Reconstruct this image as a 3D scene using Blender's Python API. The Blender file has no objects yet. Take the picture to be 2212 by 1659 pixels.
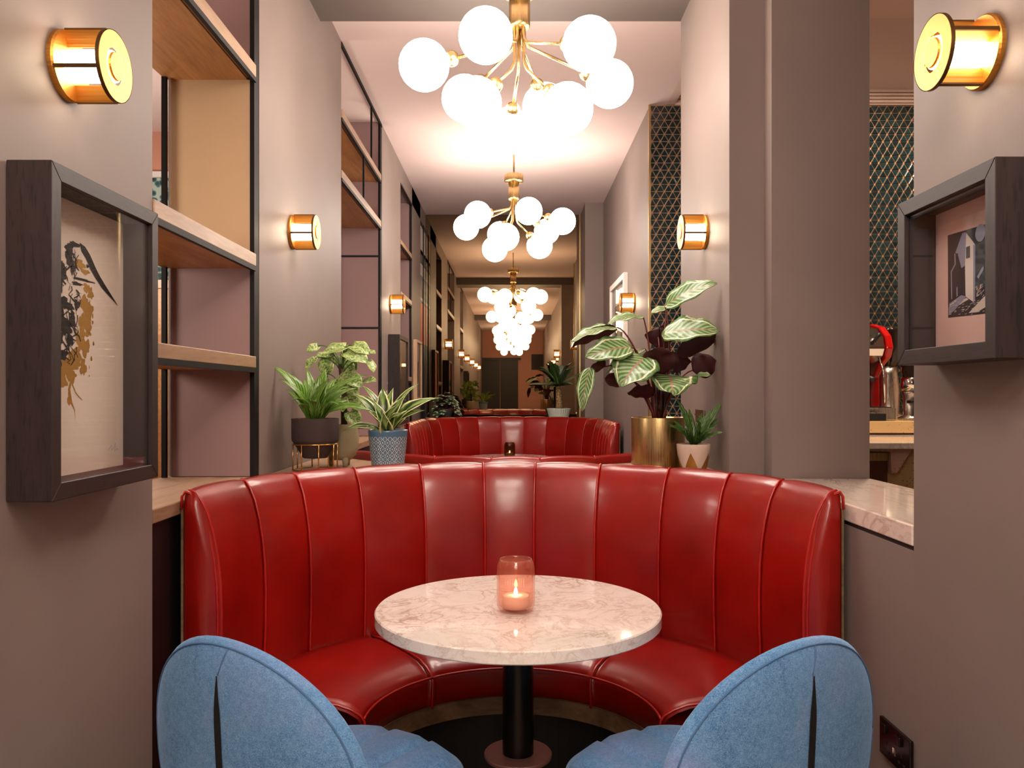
import bpy, bmesh, math, random
from mathutils import Vector, Matrix
R = math.radians
PI = math.pi
random.seed(7)
sc = bpy.context.scene
COL = sc.collection

# ------------------------------------------------------------------ camera, world, exposure
CAMH, F, VPX, VPY = 1.30, 1747.0, 1107.0, 850.0
cam_d = bpy.data.cameras.new('camera')
cam_d.sensor_width = 36.0
cam_d.lens = 36.0 * F / 2212.0
cam_d.shift_x = (1106.0 - VPX) / 2212.0
cam_d.shift_y = (VPY - 829.5) / 2212.0
cam_d.clip_start = 0.02
cam = bpy.data.objects.new('camera', cam_d)
COL.objects.link(cam)
cam.location = (0, 0, CAMH)
cam.rotation_euler = (R(90), 0, 0)
sc.camera = cam
w = bpy.data.worlds.new('world')
sc.world = w
w.use_nodes = True
w.node_tree.nodes['Background'].inputs[0].default_value = (0.9, 0.85, 0.8, 1)
w.node_tree.nodes['Background'].inputs[1].default_value = 0.15
sc.view_settings.view_transform = 'Standard'
sc.view_settings.look = 'None'
sc.view_settings.exposure = 0.50
sc.view_settings.gamma = 1.0
sc.view_settings.use_curve_mapping = False
sc.cycles.max_bounces = 6
sc.cycles.diffuse_bounces = 3
sc.cycles.glossy_bounces = 4
sc.cycles.transmission_bounces = 4
sc.cycles.transparent_max_bounces = 8
sc.cycles.caustics_reflective = False
sc.cycles.caustics_refractive = False
sc.cycles.sample_clamp_indirect = 6.0
sc.cycles.use_adaptive_sampling = True
sc.cycles.adaptive_threshold = 0.06
GLOBE_E = 14.0
SCONCE_E = 18.0


def P(px, py, d):
    """the point at depth d seen at a place of the frame"""
    return Vector(((px - VPX) / F * d, d, CAMH - (py - VPY) / F * d))


# ------------------------------------------------------------------ materials
def srgb(r, g, b):
    def f(c):
        c /= 255.0
        return c / 12.92 if c <= 0.04045 else ((c + 0.055) / 1.055) ** 2.4
    return (f(r), f(g), f(b), 1.0)


class NT:
    def __init__(self, name):
        self.m = bpy.data.materials.new(name)
        self.m.use_nodes = True
        self.t = self.m.node_tree
        self.n = self.t.nodes
        self.b = self.n['Principled BSDF']
        self.out = self.n['Material Output']

    def new(self, typ, **kw):
        nd = self.n.new(typ)
        for k, v in kw.items():
            setattr(nd, k, v)
        return nd

    def link(self, a, b):
        self.t.links.new(a, b)

    def put(self, sock, v):
        if hasattr(v, 'is_output') or isinstance(v, bpy.types.NodeSocket):
            self.link(v, sock)
        else:
            sock.default_value = v

    def coord(self, kind='Object', scale=(1, 1, 1), rot=(0, 0, 0)):
        tc = self.new('ShaderNodeTexCoord')
        mp = self.new('ShaderNodeMapping')
        mp.inputs['Scale'].default_value = scale
        mp.inputs['Rotation'].default_value = rot
        self.link(tc.outputs[kind], mp.inputs['Vector'])
        return mp.outputs[0]

    def noise(self, co, scale=5.0, detail=4.0, rough=0.55, dist=0.0):
        nd = self.new('ShaderNodeTexNoise')
        nd.inputs['Scale'].default_value = scale
        nd.inputs['Detail'].default_value = detail
        nd.inputs['Roughness'].default_value = rough
        nd.inputs['Distortion'].default_value = dist
        self.link(co, nd.inputs['Vector'])
        return nd.outputs[0]

    def ramp(self, fac, stops):
        nd = self.new('ShaderNodeValToRGB')
        el = nd.color_ramp.elements
        while len(el) < len(stops):
            el.new(0.5)
        for e, (p, c) in zip(el, stops):
            e.position = p
            e.color = c if not isinstance(c, (int, float)) else (c, c, c, 1)
        self.link(fac, nd.inputs[0])
        return nd.outputs[0]

    def math(self, op, a, b=0.0):
        nd = self.new('ShaderNodeMath', operation=op)
        self.put(nd.inputs[0], a)
        self.put(nd.inputs[1], b)
        return nd.outputs[0]

    def mix(self, fac, a, b):
        nd = self.new('ShaderNodeMix', data_type='RGBA')
        self.put(nd.inputs[0], fac)
        self.put(nd.inputs[6], a)
        self.put(nd.inputs[7], b)
        return nd.outputs[2]

    def bump(self, h, strength=0.2, dist=0.002):
        nd = self.new('ShaderNodeBump')
        nd.inputs['Strength'].default_value = strength
        nd.inputs['Distance'].default_value = dist
        self.link(h, nd.inputs['Height'])
        self.link(nd.outputs[0], self.b.inputs['Normal'])

    def set(self, **kw):
        for k, v in kw.items():
            self.put(self.b.inputs[k.replace('_', ' ')], v)
        return self


def plain(name, col, rough=0.5, metal=0.0, **kw):
    q = NT(name)
    q.set(Base_Color=col, Roughness=rough, Metallic=metal, **kw)
    return q.m


def m_paint(name, col, var=0.06, rough=0.55, bump=0.12, spec=0.35):
    q = NT(name)
    co = q.coord()
    n1 = q.noise(co, 2.2, 2)
    c2 = tuple(min(1, c * (1 + var)) for c in col[:3]) + (1,)
    c1 = tuple(c * (1 - var) for c in col[:3]) + (1,)
    q.set(Base_Color=q.ramp(n1, [(0.3, c1), (0.7, c2)]), Roughness=rough)
    q.b.inputs['Specular IOR Level'].default_value = spec
    q.bump(q.noise(co, 160, 1), bump, 0.001)
    return q.m


def m_wood(name, c1, c2, axis='Y', scale=9.0, rough=0.45, contrast=(0.35, 0.65), pores=0.0):
    q = NT(name)
    s = {'X': (0.12, 1, 1), 'Y': (1, 0.12, 1), 'Z': (1, 1, 0.12)}[axis]
    co = q.coord('Object', s)
    a = q.noise(co, scale, 6, 0.6, 1.2)
    b = q.noise(co, scale * 9, 4, 0.6, 0.3)
    f = q.math('ADD', q.math('MULTIPLY', a, 0.65), q.math('MULTIPLY', b, 0.35))
    c = q.ramp(f, [(contrast[0], c1), (contrast[1], c2)])
    if pores:
        pr = q.ramp(q.noise(co, scale * 22, 2, 0.5), [(0.56, 0.0), (0.62, pores)])
        c = q.mix(pr, c, tuple(x * 0.25 for x in c1[:3]) + (1,))
    q.set(Base_Color=c, Roughness=rough)
    q.bump(b, 0.18, 0.001)
    return q.m


def m_marble(name, base, vein, scale=5.0, stretch=(1, 1, 1), rough=0.08):
    q = NT(name)
    co = q.coord('Object', stretch)
    wv = q.noise(co, scale, 8, 0.62, 1.6)
    d = q.math('ABSOLUTE', q.math('SUBTRACT', wv, 0.5))
    v1 = q.ramp(d, [(0.0, 1.0), (0.035, 0.0)])
    n2 = q.noise(co, scale * 3.1, 6, 0.6, 1.1)
    v2 = q.ramp(q.math('ABSOLUTE', q.math('SUBTRACT', n2, 0.5)), [(0.0, 0.55), (0.03, 0.0)])
    cl = q.ramp(q.noise(co, scale * 0.7, 4), [(0.45, 0.0), (0.75, 0.3)])
    mask = q.math('MULTIPLY', q.math('MAXIMUM', v1, v2), q.ramp(q.noise(co, scale * 0.8, 3), [(0.35, 0.15), (0.65, 0.9)]))
    mid = tuple(0.55 * a + 0.45 * b for a, b in zip(base[:3], vein[:3])) + (1,)
    c = q.mix(cl, base, mid)
    c = q.mix(mask, c, vein)
    q.set(Base_Color=c, Roughness=rough)
    q.b.inputs['Coat Weight'].default_value = 0.3
    q.b.inputs['Coat Roughness'].default_value = 0.04
    return q.m


def m_leather(name, c1, c2):
    q = NT(name)
    co = q.coord()
    n1 = q.noise(co, 3.0, 3, 0.6)
    q.set(Base_Color=q.ramp(n1, [(0.3, c1), (0.72, c2)]), Roughness=0.33)
    q.b.inputs['Coat Weight'].default_value = 0.5
    q.b.inputs['Coat Roughness'].default_value = 0.16
    q.b.inputs['Specular IOR Level'].default_value = 0.5
    q.bump(q.noise(co, 7, 2), 0.25, 0.006)
    return q.m


def m_velvet(name):
    q = NT(name)
    co = q.coord()
    n1 = q.noise(co, 6.0, 3, 0.5, 0.6)
    n2 = q.noise(co, 480, 1, 0.7)
    n3 = q.noise(co, 90, 2, 0.6)
    c = q.ramp(n1, [(0.32, srgb(56, 108, 162)), (0.5, srgb(80, 132, 184)), (0.68, srgb(122, 136, 188))])
    f = q.math('ADD', q.math('MULTIPLY', n2, 0.7), q.math('MULTIPLY', n3, 0.3))
    c = q.mix(q.ramp(f, [(0.36, 0.0), (0.66, 0.75)]), c, srgb(140, 184, 224))
    q.set(Base_Color=c, Roughness=0.85)
    q.b.inputs['Sheen Weight'].default_value = 0.5
    q.b.inputs['Sheen Roughness'].default_value = 0.4
    q.b.inputs['Sheen Tint'].default_value = srgb(170, 205, 240)
    q.b.inputs['Specular IOR Level'].default_value = 0.15
    q.bump(f, 0.6, 0.0015)
    return q.m


def m_brushed(name, c1, c2, rough=0.3, axis='Z'):
    q = NT(name)
    s = {'X': (0.02, 1, 1), 'Y': (1, 0.02, 1), 'Z': (1, 1, 0.02)}[axis]
    n = q.noise(q.coord('Object', s), 320, 3, 0.6)
    q.set(Base_Color=q.ramp(n, [(0.35, c1), (0.65, c2)]), Metallic=1.0, Roughness=q.ramp(n, [(0.3, rough - 0.06), (0.7, rough + 0.08)]))
    q.bump(n, 0.02, 0.0003)
    return q.m


def m_emit(name, col, e):
    q = NT(name)
    q.set(Base_Color=(0.9, 0.9, 0.9, 1), Emission_Color=col, Emission_Strength=e, Roughness=0.3)
    q.m.cycles.emission_sampling = 'FRONT'
    return q.m


def m_pane(name, tint=(1, 1, 1, 1), ior=1.45):
    """clear sheet: fresnel mix of see-through and gloss"""
    q = NT(name)
    q.n.remove(q.b)
    tr = q.new('ShaderNodeBsdfTransparent')
    tr.inputs[0].default_value = tint
    gl = q.new('ShaderNodeBsdfGlossy')
    gl.inputs['Roughness'].default_value = 0.02
    lw = q.new('ShaderNodeLayerWeight')
    lw.inputs['Blend'].default_value = 0.5
    f5 = q.math('ADD', q.math('MULTIPLY', q.math('POWER', lw.outputs['Facing'], 5.0), 0.9), 0.03)
    mx = q.new('ShaderNodeMixShader')
    q.link(f5, mx.inputs[0])
    q.link(tr.outputs[0], mx.inputs[1])
    q.link(gl.outputs[0], mx.inputs[2])
    q.link(mx.outputs[0], q.out.inputs[0])
    return q.m


def m_leaf(name, dark, mid, light, freq=16.0, slant=5.0, edge=None, edge_at=0.9, band=None, band_at=0.7, speck=0.0, rib=None, rough=0.38, stripe=0.7):
    """leaf colours from the leaf's own lengthwise and crosswise coordinates"""
    q = NT(name)
    tc = q.new('ShaderNodeTexCoord')
    sp = q.new('ShaderNodeSeparateXYZ')
    q.link(tc.outputs['UV'], sp.inputs[0])
    u = q.math('ABSOLUTE', q.math('SUBTRACT', q.math('MULTIPLY', sp.outputs[0], 2.0), 1.0))
    v = sp.outputs[1]
    co = q.coord('Object')
    nz = q.noise(co, 60, 3)
    ph = q.math('SUBTRACT', q.math('MULTIPLY', v, freq), q.math('MULTIPLY', u, slant))
    st = q.math('MULTIPLY', q.math('ADD', q.math('SINE', q.math('MULTIPLY', ph, 6.283)), 1.0), 0.5)
    st = q.math('ADD', q.math('MULTIPLY', st, stripe), q.math('MULTIPLY', nz, 1.0 - stripe))
    c = q.ramp(st, [(0.2, dark), (0.5, mid), (0.85, light)])
    if speck:
        sk = q.ramp(q.noise(co, 130, 3, 0.65), [(0.47, 0.0), (0.56, speck)])
        c = q.mix(sk, c, light)
    uw = q.math('ADD', u, q.math('MULTIPLY', q.math('SUBTRACT', q.noise(co, 90, 3), 0.5), 0.16))
    if band:
        bd = q.ramp(q.math('ABSOLUTE', q.math('SUBTRACT', uw, band_at)), [(0.028, 1.0), (0.06, 0.0)])
        outer = q.ramp(uw, [(band_at, 0.0), (band_at + 0.03, 0.75)])
        c = q.mix(outer, c, mid)
        c = q.mix(bd, c, band)
    if edge:
        ed = q.ramp(uw, [(edge_at, 0.0), (min(0.99, edge_at + 0.06), 1.0)])
        c = q.mix(ed, c, edge)
    if rib:
        rb = q.ramp(u, [(0.03, 1.0), (0.07, 0.0)])
        c = q.mix(rb, c, rib)
    q.set(Base_Color=c, Roughness=rough)
    q.b.inputs['Coat Weight'].default_value = 0.15
    q.bump(st, 0.25, 0.002)
    return q.m


MT = {}
MT['wall'] = m_paint('taupe_grey_paint', srgb(136, 121, 115))
MT['beam'] = m_paint('beam_shaded_paint', srgb(104, 94, 88))  # wall paint darkened, the soffit's shade put into the colour
MT['panel'] = m_paint('mauve_panel_paint', srgb(146, 116, 114), 0.03, 0.5, 0.03)
MT['panel_warm_lit'] = m_paint('mauve_panel_warm_lit', srgb(196, 164, 128), 0.05, 0.45, 0.03)  # mauve panel with the warm light on it put into the colour
MT['ceiling'] = m_paint('blush_ceiling_paint', srgb(230, 208, 203), 0.015, 0.9, 0.02, 0.03)
MT['bar_wall'] = m_paint('blush_wall_paint', srgb(222, 196, 184), 0.02, 0.7, 0.04)
MT['far_wall'] = m_paint('terracotta_pink_paint', srgb(206, 150, 128), 0.04, 0.7, 0.04)
MT['dark_paint'] = plain('charcoal_paint', srgb(36, 30, 29), 0.5)
MT['black'] = plain('black_lacquer', srgb(14, 12, 12), 0.45)
MT['steel_black'] = plain('black_steel', srgb(20, 17, 17), 0.55)
MT['steel_black'].node_tree.nodes['Principled BSDF'].inputs['Specular IOR Level'].default_value = 0.2
MT['floor'] = m_wood('dark_floor_boards', srgb(30, 20, 16), srgb(58, 38, 28), 'Y', 6, 0.4)
MT['floor_bounce'] = m_wood('pale_bounce_boards', srgb(188, 164, 140), srgb(214, 192, 168), 'Y', 6, 0.4)
MT['oak'] = m_wood('pale_oak', srgb(142, 110, 84), srgb(186, 152, 120), 'Y', 9, 0.42)
MT['oak_warm'] = m_wood('honey_oak_and_lit_underside', srgb(150, 98, 52), srgb(196, 140, 84), 'Y', 10, 0.42)  # honey oak; on shelf undersides it carries painted-in warm light
MT['oak_dark'] = m_wood('walnut_band', srgb(84, 62, 42), srgb(136, 108, 76), 'X', 9, 0.5)
MT['wenge'] = m_wood('wenge_frame_wood', srgb(30, 19, 19), srgb(50, 34, 33), 'Z', 9, 0.5, pores=0.7)
MT['wenge_h'] = m_wood('wenge_frame_wood_rail', srgb(30, 19, 19), srgb(50, 34, 33), 'Y', 9, 0.5, pores=0.7)
MT['ash_frame'] = m_wood('light_ash_frame', srgb(186, 146, 112), srgb(216, 180, 146), 'Z', 9, 0.5)
MT['marble'] = m_marble('cream_marble', srgb(250, 242, 234), srgb(184, 158, 138), 6.5)
MT['marble_ledge'] = m_marble('pink_marble', srgb(236, 220, 210), srgb(196, 168, 152), 5.0, (3.0, 0.5, 1))
MT['leather'] = m_leather('red_leather', srgb(130, 9, 3), srgb(164, 16, 6))
MT['piping'] = m_leather('red_leather_piping', srgb(160, 16, 10), srgb(190, 28, 18))
MT['velvet'] = m_velvet('sky_blue_velvet')
MT['brass'] = m_brushed('brushed_brass', srgb(188, 158, 106), srgb(204, 176, 126), 0.3)
MT['brass_x'] = m_brushed('satin_gold', srgb(186, 128, 54), srgb(206, 148, 72), 0.42, 'X')
MT['gold_wire'] = plain('gold_wire', srgb(222, 170, 98), 0.25, 1.0)
MT['bronze'] = plain('dark_bronze', srgb(120, 92, 56), 0.35, 1.0)
MT['globe'] = m_emit('lit_opal_glass', (1.0, 0.87, 0.75, 1), GLOBE_E)
MT['tube'] = m_emit('lit_opal_tube', (1.0, 0.80, 0.56, 1), SCONCE_E)
MT['white'] = plain('white_lacquer', srgb(235, 230, 225), 0.4)
MT['paper'] = m_paint('cream_art_paper', srgb(240, 226, 210), 0.02, 0.8, 0.05)
MT['pink_paper'] = m_paint('pale_pink_mount', srgb(236, 200, 190), 0.015, 0.8, 0.03)
MT['ink'] = plain('black_ink', srgb(30, 24, 22), 0.6)
MT['gold_ink'] = plain('gold_ink', srgb(196, 150, 74), 0.4, 0.35)
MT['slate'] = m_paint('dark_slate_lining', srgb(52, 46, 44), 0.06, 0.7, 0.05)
MT['pane'] = m_pane('picture_glass')
MT['chrome'] = plain('polished_chrome', srgb(210, 205, 198), 0.12, 1.0)
MT['steel'] = m_brushed('brushed_steel', srgb(170, 160, 148), srgb(205, 196, 184), 0.3)
MT['red_gloss'] = plain('red_enamel', srgb(176, 16, 14), 0.15)
MT['grout'] = m_paint('tan_grout', srgb(168, 132, 104), 0.05, 0.8, 0.1)


def m_tile():
    q = NT('dark_teal_glaze')
    oi = q.new('ShaderNodeObjectInfo')
    n = q.noise(q.coord('Object'), 30, 3)
    f = q.math('ADD', q.math('MULTIPLY', oi.outputs['Random'], 0.6), q.math('MULTIPLY', n, 0.4))
    q.set(Base_Color=q.ramp(f, [(0.2, srgb(14, 32, 38)), (0.8, srgb(26, 52, 58))]), Roughness=0.12)
    q.b.inputs['Coat Weight'].default_value = 0.6
    return q.m


MT['tile'] = m_tile()
q = NT('bronze_mirror_glass')
q.set(Base_Color=(0.37, 0.28, 0.17, 1), Metallic=1.0, Roughness=0.0)
MT['mirror'] = q.m


def m_terrazzo(name, base, chip):
    q = NT(name)
    co = q.coord()
    v = q.new('ShaderNodeTexVoronoi')
    v.inputs['Scale'].default_value = 110
    q.link(co, v.inputs['Vector'])
    f = q.ramp(v.outputs['Distance'], [(0.22, 1.0), (0.3, 0.0)])
    k = q.ramp(q.noise(co, 30, 2), [(0.45, 0.0), (0.55, 1.0)])
    q.set(Base_Color=q.mix(q.math('MULTIPLY', f, k), base, chip), Roughness=0.3)
    return q.m


MT['terrazzo'] = m_terrazzo('sand_terrazzo', srgb(206, 172, 122), srgb(96, 62, 38))
MT['terrazzo_dark'] = m_terrazzo('dark_terrazzo', srgb(96, 56, 40), srgb(30, 20, 18))
MT['pink_stone'] = m_terrazzo('pink_stone', srgb(226, 184, 164), srgb(150, 108, 92))

MT['lf_cal'] = m_leaf('calathea_leaf_top', srgb(58, 92, 44), srgb(90, 130, 68), srgb(150, 176, 120), 9, 2.6, stripe=0.6, band=srgb(232, 228, 196), band_at=0.74, rib=srgb(150, 110, 90), rough=0.32)
MT['lf_cal_u'] = plain('burgundy_leaf_underside', srgb(62, 16, 24), 0.5)
MT['lf_lily'] = m_leaf('glossy_green_leaf', srgb(56, 96, 26), srgb(92, 138, 44), srgb(128, 168, 70), 9, 3, rib=srgb(150, 180, 96), rough=0.28)
MT['lf_lily_u'] = plain('pale_green_leaf_underside', srgb(124, 160, 64), 0.5)
MT['lf_drac'] = m_leaf('variegated_leaf', srgb(34, 58, 26), srgb(66, 98, 40), srgb(120, 150, 70), 2, 1, edge=srgb(214, 218, 160), edge_at=0.72, rib=srgb(160, 180, 100), rough=0.33)
MT['lf_drac_u'] = plain('lime_leaf_underside', srgb(150, 172, 70), 0.5)
MT['lf_pothos'] = m_leaf('speckled_heart_leaf', srgb(66, 104, 40), srgb(92, 136, 54), srgb(196, 206, 140), 4, 1.5, stripe=0.12, speck=0.75, edge=srgb(196, 208, 120), edge_at=0.88, rough=0.36)
MT['lf_pothos_u'] = plain('yellow_green_leaf_underside', srgb(140, 168, 66), 0.5)
MT['lf_fern'] = m_leaf('bird_nest_fern_leaf', srgb(34, 66, 24), srgb(58, 98, 36), srgb(100, 136, 60), 8, 2, rib=srgb(100, 130, 60))
MT['lf_pep'] = m_leaf('striped_peperomia_leaf', srgb(26, 52, 28), srgb(52, 84, 46), srgb(170, 190, 160), 1.5, 0.2, rib=srgb(60, 90, 50))
MT['lf_palm'] = m_leaf('palm_frond_leaf', srgb(18, 44, 18), srgb(38, 70, 28), srgb(86, 116, 60), 3, 1)
MT['stem_red'] = plain('red_brown_stem', srgb(98, 36, 30), 0.45)
MT['stem_dark'] = plain('burgundy_stalk', srgb(52, 18, 18), 0.5)
MT['stem_green'] = plain('green_stem', srgb(84, 112, 46), 0.5)
MT['stem_brown'] = plain('brown_stem', srgb(62, 44, 30), 0.6)
q = NT('clay_pebbles')
q.set(Base_Color=q.ramp(q.noise(q.coord(), 60, 3), [(0.3, srgb(120, 58, 30)), (0.7, srgb(186, 106, 60))]), Roughness=0.8)
MT['pebble'] = q.m
q = NT('palm_trunk_fibre')
q.set(Base_Color=q.ramp(q.noise(q.coord(), 70, 4), [(0.35, srgb(96, 74, 44)), (0.65, srgb(186, 154, 104))]), Roughness=0.85)
q.bump(q.noise(q.coord(), 60, 3), 0.8, 0.01)
MT['trunk'] = q.m
MT['pot_dark'] = m_paint('matt_charcoal_pot', srgb(72, 58, 58), 0.06, 0.75, 0.1)
MT['pot_beige'] = m_paint('stone_beige_pot', srgb(156, 142, 112), 0.1, 0.7, 0.1)
MT['pot_pale'] = m_paint('concrete_white_pot', srgb(226, 200, 182), 0.08, 0.8, 0.4)
MT['pot_mint'] = plain('pale_mint_glaze', srgb(206, 216, 204), 0.35)
MT['pot_grey'] = plain('dark_grey_pot', srgb(58, 56, 58), 0.5)


def m_bluepot():
    q = NT('embossed_blue_glaze')
    tc = q.new('ShaderNodeTexCoord')
    sp = q.new('ShaderNodeSeparateXYZ')
    q.link(tc.outputs['UV'], sp.inputs[0])
    u = q.math('MULTIPLY', sp.outputs[0], 24.0)
    v = q.math('MULTIPLY', sp.outputs[1], 7.6)
    fu = q.math('ABSOLUTE', q.math('SUBTRACT', q.math('FRACT', u), 0.5))
    fv = q.math('ABSOLUTE', q.math('SUBTRACT', q.math('FRACT', v), 0.5))
    d = q.math('ADD', fu, fv)
    ring = q.math('MULTIPLY', q.math('ADD', q.math('SINE', q.math('MULTIPLY', d, 14.0)), 1.0), 0.5)
    rim = q.ramp(sp.outputs[1], [(0.70, 1.0), (0.715, 0.0)])
    ring = q.math('MULTIPLY', ring, rim)
    q.set(Base_Color=q.ramp(ring, [(0.55, srgb(84, 122, 152)), (0.92, srgb(206, 216, 220))]), Roughness=0.25)
    q.b.inputs['Coat Weight'].default_value = 0.4
    q.bump(ring, 0.6, 0.003)
    return q.m


MT['pot_blue'] = m_bluepot()


def m_glass(name, col, rough=0.0):
    q = NT(name)
    q.set(Base_Color=col, Roughness=rough, Transmission_Weight=1.0, IOR=1.45)
    return q.m


def m_tint_glass(name, tint, body, fb):
    q = NT(name)
    q.n.remove(q.b)
    tr = q.new('ShaderNodeBsdfTransparent')
    tr.inputs[0].default_value = tint
    tl = q.new('ShaderNodeBsdfTranslucent')
    tl.inputs[0].default_value = body
    gl = q.new('ShaderNodeBsdfGlossy')
    gl.inputs['Roughness'].default_value = 0.04
    lw = q.new('ShaderNodeLayerWeight')
    lw.inputs['Blend'].default_value = 0.5
    f5 = q.math('ADD', q.math('MULTIPLY', q.math('POWER', lw.outputs['Facing'], 4.0), 0.75), 0.05)
    m1 = q.new('ShaderNodeMixShader')
    m1.inputs[0].default_value = fb
    q.link(tr.outputs[0], m1.inputs[1])
    q.link(tl.outputs[0], m1.inputs[2])
    m2 = q.new('ShaderNodeMixShader')
    q.link(f5, m2.inputs[0])
    q.link(m1.outputs[0], m2.inputs[1])
    q.link(gl.outputs[0], m2.inputs[2])
    q.link(m2.outputs[0], q.out.inputs[0])
    return q.m


MT['glass_pink'] = m_tint_glass('coral_ribbed_glass', (1.0, 0.86, 0.81, 1), srgb(255, 170, 140), 0.06)
MT['glass_amber'] = m_tint_glass('smoked_amber_glass', (0.62, 0.46, 0.30, 1), srgb(120, 80, 50), 0.1)
MT['wax'] = plain('white_wax', srgb(245, 232, 214), 0.5)
MT['flame'] = m_emit('candle_flame', (1.0, 0.72, 0.38, 1), 30.0)
MT['led'] = m_emit('downlight_lens', (1.0, 0.80, 0.58, 1), 40.0)
MT['led'].cycles.emission_sampling = 'NONE'

# ------------------------------------------------------------------ object helpers
ORG = {}


def thing(name, label, cat, loc=(0, 0, 0), rotz=0.0, group=None):
    o = bpy.data.objects.new(name, None)
    COL.objects.link(o)
    o.empty_display_size = 0.1
    o.location = loc
    o.rotation_euler = (0, 0, rotz)
    o['label'] = label
    o['category'] = cat
    if group:
        o['group'] = group
    ORG[o.name] = Vector(loc)
    return o


def tag(o, label, cat, group=None):
    o['label'] = label
    o['category'] = cat
    if group:
        o['group'] = group
    return o


def mesh(name, verts, faces, mat, parent=None, smooth=False, base=None, uvs=None, mats=None, local=False):
    """one mesh object; verts in world space unless local"""
    if parent is not None:
        org = ORG.get(parent.name, Vector((0, 0, 0)))
    else:
        org = Vector(base) if base is not None else Vector((0, 0, 0))
    vs = [Vector(v) - org for v in verts] if not local else [Vector(v) for v in verts]
    me = bpy.data.meshes.new(name)
    me.from_pydata(vs, [], faces)
    for mm in (mats or [mat]):
        me.materials.append(MT[mm] if isinstance(mm, str) else mm)
    if smooth:
        me.polygons.foreach_set('use_smooth', [True] * len(me.polygons))
    if uvs:
        lay = me.uv_layers.new(name='UVMap')
        for lp in me.loops:
            lay.data[lp.index].uv = uvs[lp.vertex_index]
    me.update()
    o = bpy.data.objects.new(name, me)
    COL.objects.link(o)
    if parent is not None:
        o.parent = parent
        ORG[o.name] = org
    else:
        o.location = org
        ORG[o.name] = org
    return o


def bevel(o, wd=0.003, seg=2):
    m = o.modifiers.new('bevel', 'BEVEL')
    m.width = wd
    m.segments = seg
    m.limit_method = 'ANGLE'
    m.angle_limit = R(40)
    return o


def boxv(x0, x1, y0, y1, z0, z1):
    v = [(x0, y0, z0), (x1, y0, z0), (x1, y1, z0), (x0, y1, z0), (x0, y0, z1), (x1, y0, z1), (x1, y1, z1), (x0, y1, z1)]
    f = [(0, 3, 2, 1), (4, 5, 6, 7), (0, 1, 5, 4), (1, 2, 6, 5), (2, 3, 7, 6), (3, 0, 4, 7)]
    return v, f


def box(name, x0, x1, y0, y1, z0, z1, mat, parent=None, bv=0.0, local=False):
    v, f = boxv(x0, x1, y0, y1, z0, z1)
    o = mesh(name, v, f, mat, parent, base=((x0 + x1) / 2, (y0 + y1) / 2, z0), local=local)
    if bv:
        bevel(o, bv)
    return o


def struct(o):
    o['kind'] = 'structure'
    return o


def merge(parts):
    V, Fc = [], []
    for v, f in parts:
        n = len(V)
        V += list(v)
        Fc += [tuple(i + n for i in q_) for q_ in f]
    return V, Fc


def lathe(prof, c=(0, 0, 0), seg=32, axis='Z', close=False):
    """prof = [(r, h)...]; returns verts, faces, uvs"""
    V, Fc, U = [], [], []
    n = len(prof)
    for i in range(seg):
        a = 2 * PI * i / seg
        for j, (r, h) in enumerate(prof):
            if axis == 'Z':
                V.append((c[0] + r * math.cos(a), c[1] + r * math.sin(a), c[2] + h))
            elif axis == 'X':
                V.append((c[0] + h, c[1] + r * math.cos(a), c[2] + r * math.sin(a)))
            else:
                V.append((c[0] + r * math.cos(a), c[1] + h, c[2] - r * math.sin(a)))
            U.append((i / seg, j / (n - 1)))
    for i in range(seg):
        k = (i + 1) % seg
        for j in range(n - 1):
            Fc.append((i * n + j, k * n + j, k * n + j + 1, i * n + j + 1))
        if close:
            Fc.append((i * n + n - 1, k * n + n - 1, k * n, i * n))
    return V, Fc, U


def tube(pts, r, seg=8, cap=True):
    pts = [Vector(p) for p in pts]
    V, Fc = [], []
    rr = r if isinstance(r, (list, tuple)) else [r] * len(pts)
    up = None
    for i, p in enumerate(pts):
        t = (pts[min(i + 1, len(pts) - 1)] - pts[max(i - 1, 0)]).normalized()
        if up is None:
            up = Vector((0, 0, 1)) if abs(t.z) < 0.9 else Vector((1, 0, 0))
        a = t.cross(up)
        if a.length < 1e-5:
            a = t.cross(Vector((0, 1, 0.3)))
        a.normalize()
        b = a.cross(t).normalized()
        up = b
        for k in range(seg):
            an = 2 * PI * k / seg
            V.append(tuple(p + a * math.cos(an) * rr[i] + b * math.sin(an) * rr[i]))
    for i in range(len(pts) - 1):
        for k in range(seg):
            l = (k + 1) % seg
            Fc.append((i * seg + k, i * seg + l, (i + 1) * seg + l, (i + 1) * seg + k))
    if cap:
        Fc.append(tuple(range(seg - 1, -1, -1)))
        Fc.append(tuple((len(pts) - 1) * seg + k for k in range(seg)))
    return V, Fc


def sphere(c, r, nu=24, nv=14, sz=1.0):
    V, Fc = [], []
    V.append((c[0], c[1], c[2] + r * sz))
    for j in range(1, nv):
        t = PI * j / nv
        for i in range(nu):
            a = 2 * PI * i / nu
            V.append((c[0] + r * math.sin(t) * math.cos(a), c[1] + r * math.sin(t) * math.sin(a), c[2] + r * sz * math.cos(t)))
    V.append((c[0], c[1], c[2] - r * sz))
    for i in range(nu):
        k = (i + 1) % nu
        Fc.append((0, 1 + i, 1 + k))
        for j in range(nv - 2):
            Fc.append((1 + j * nu + i, 1 + (j + 1) * nu + i, 1 + (j + 1) * nu + k, 1 + j * nu + k))
        Fc.append((1 + (nv - 2) * nu + i, len(V) - 1, 1 + (nv - 2) * nu + k))
    return V, Fc


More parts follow.
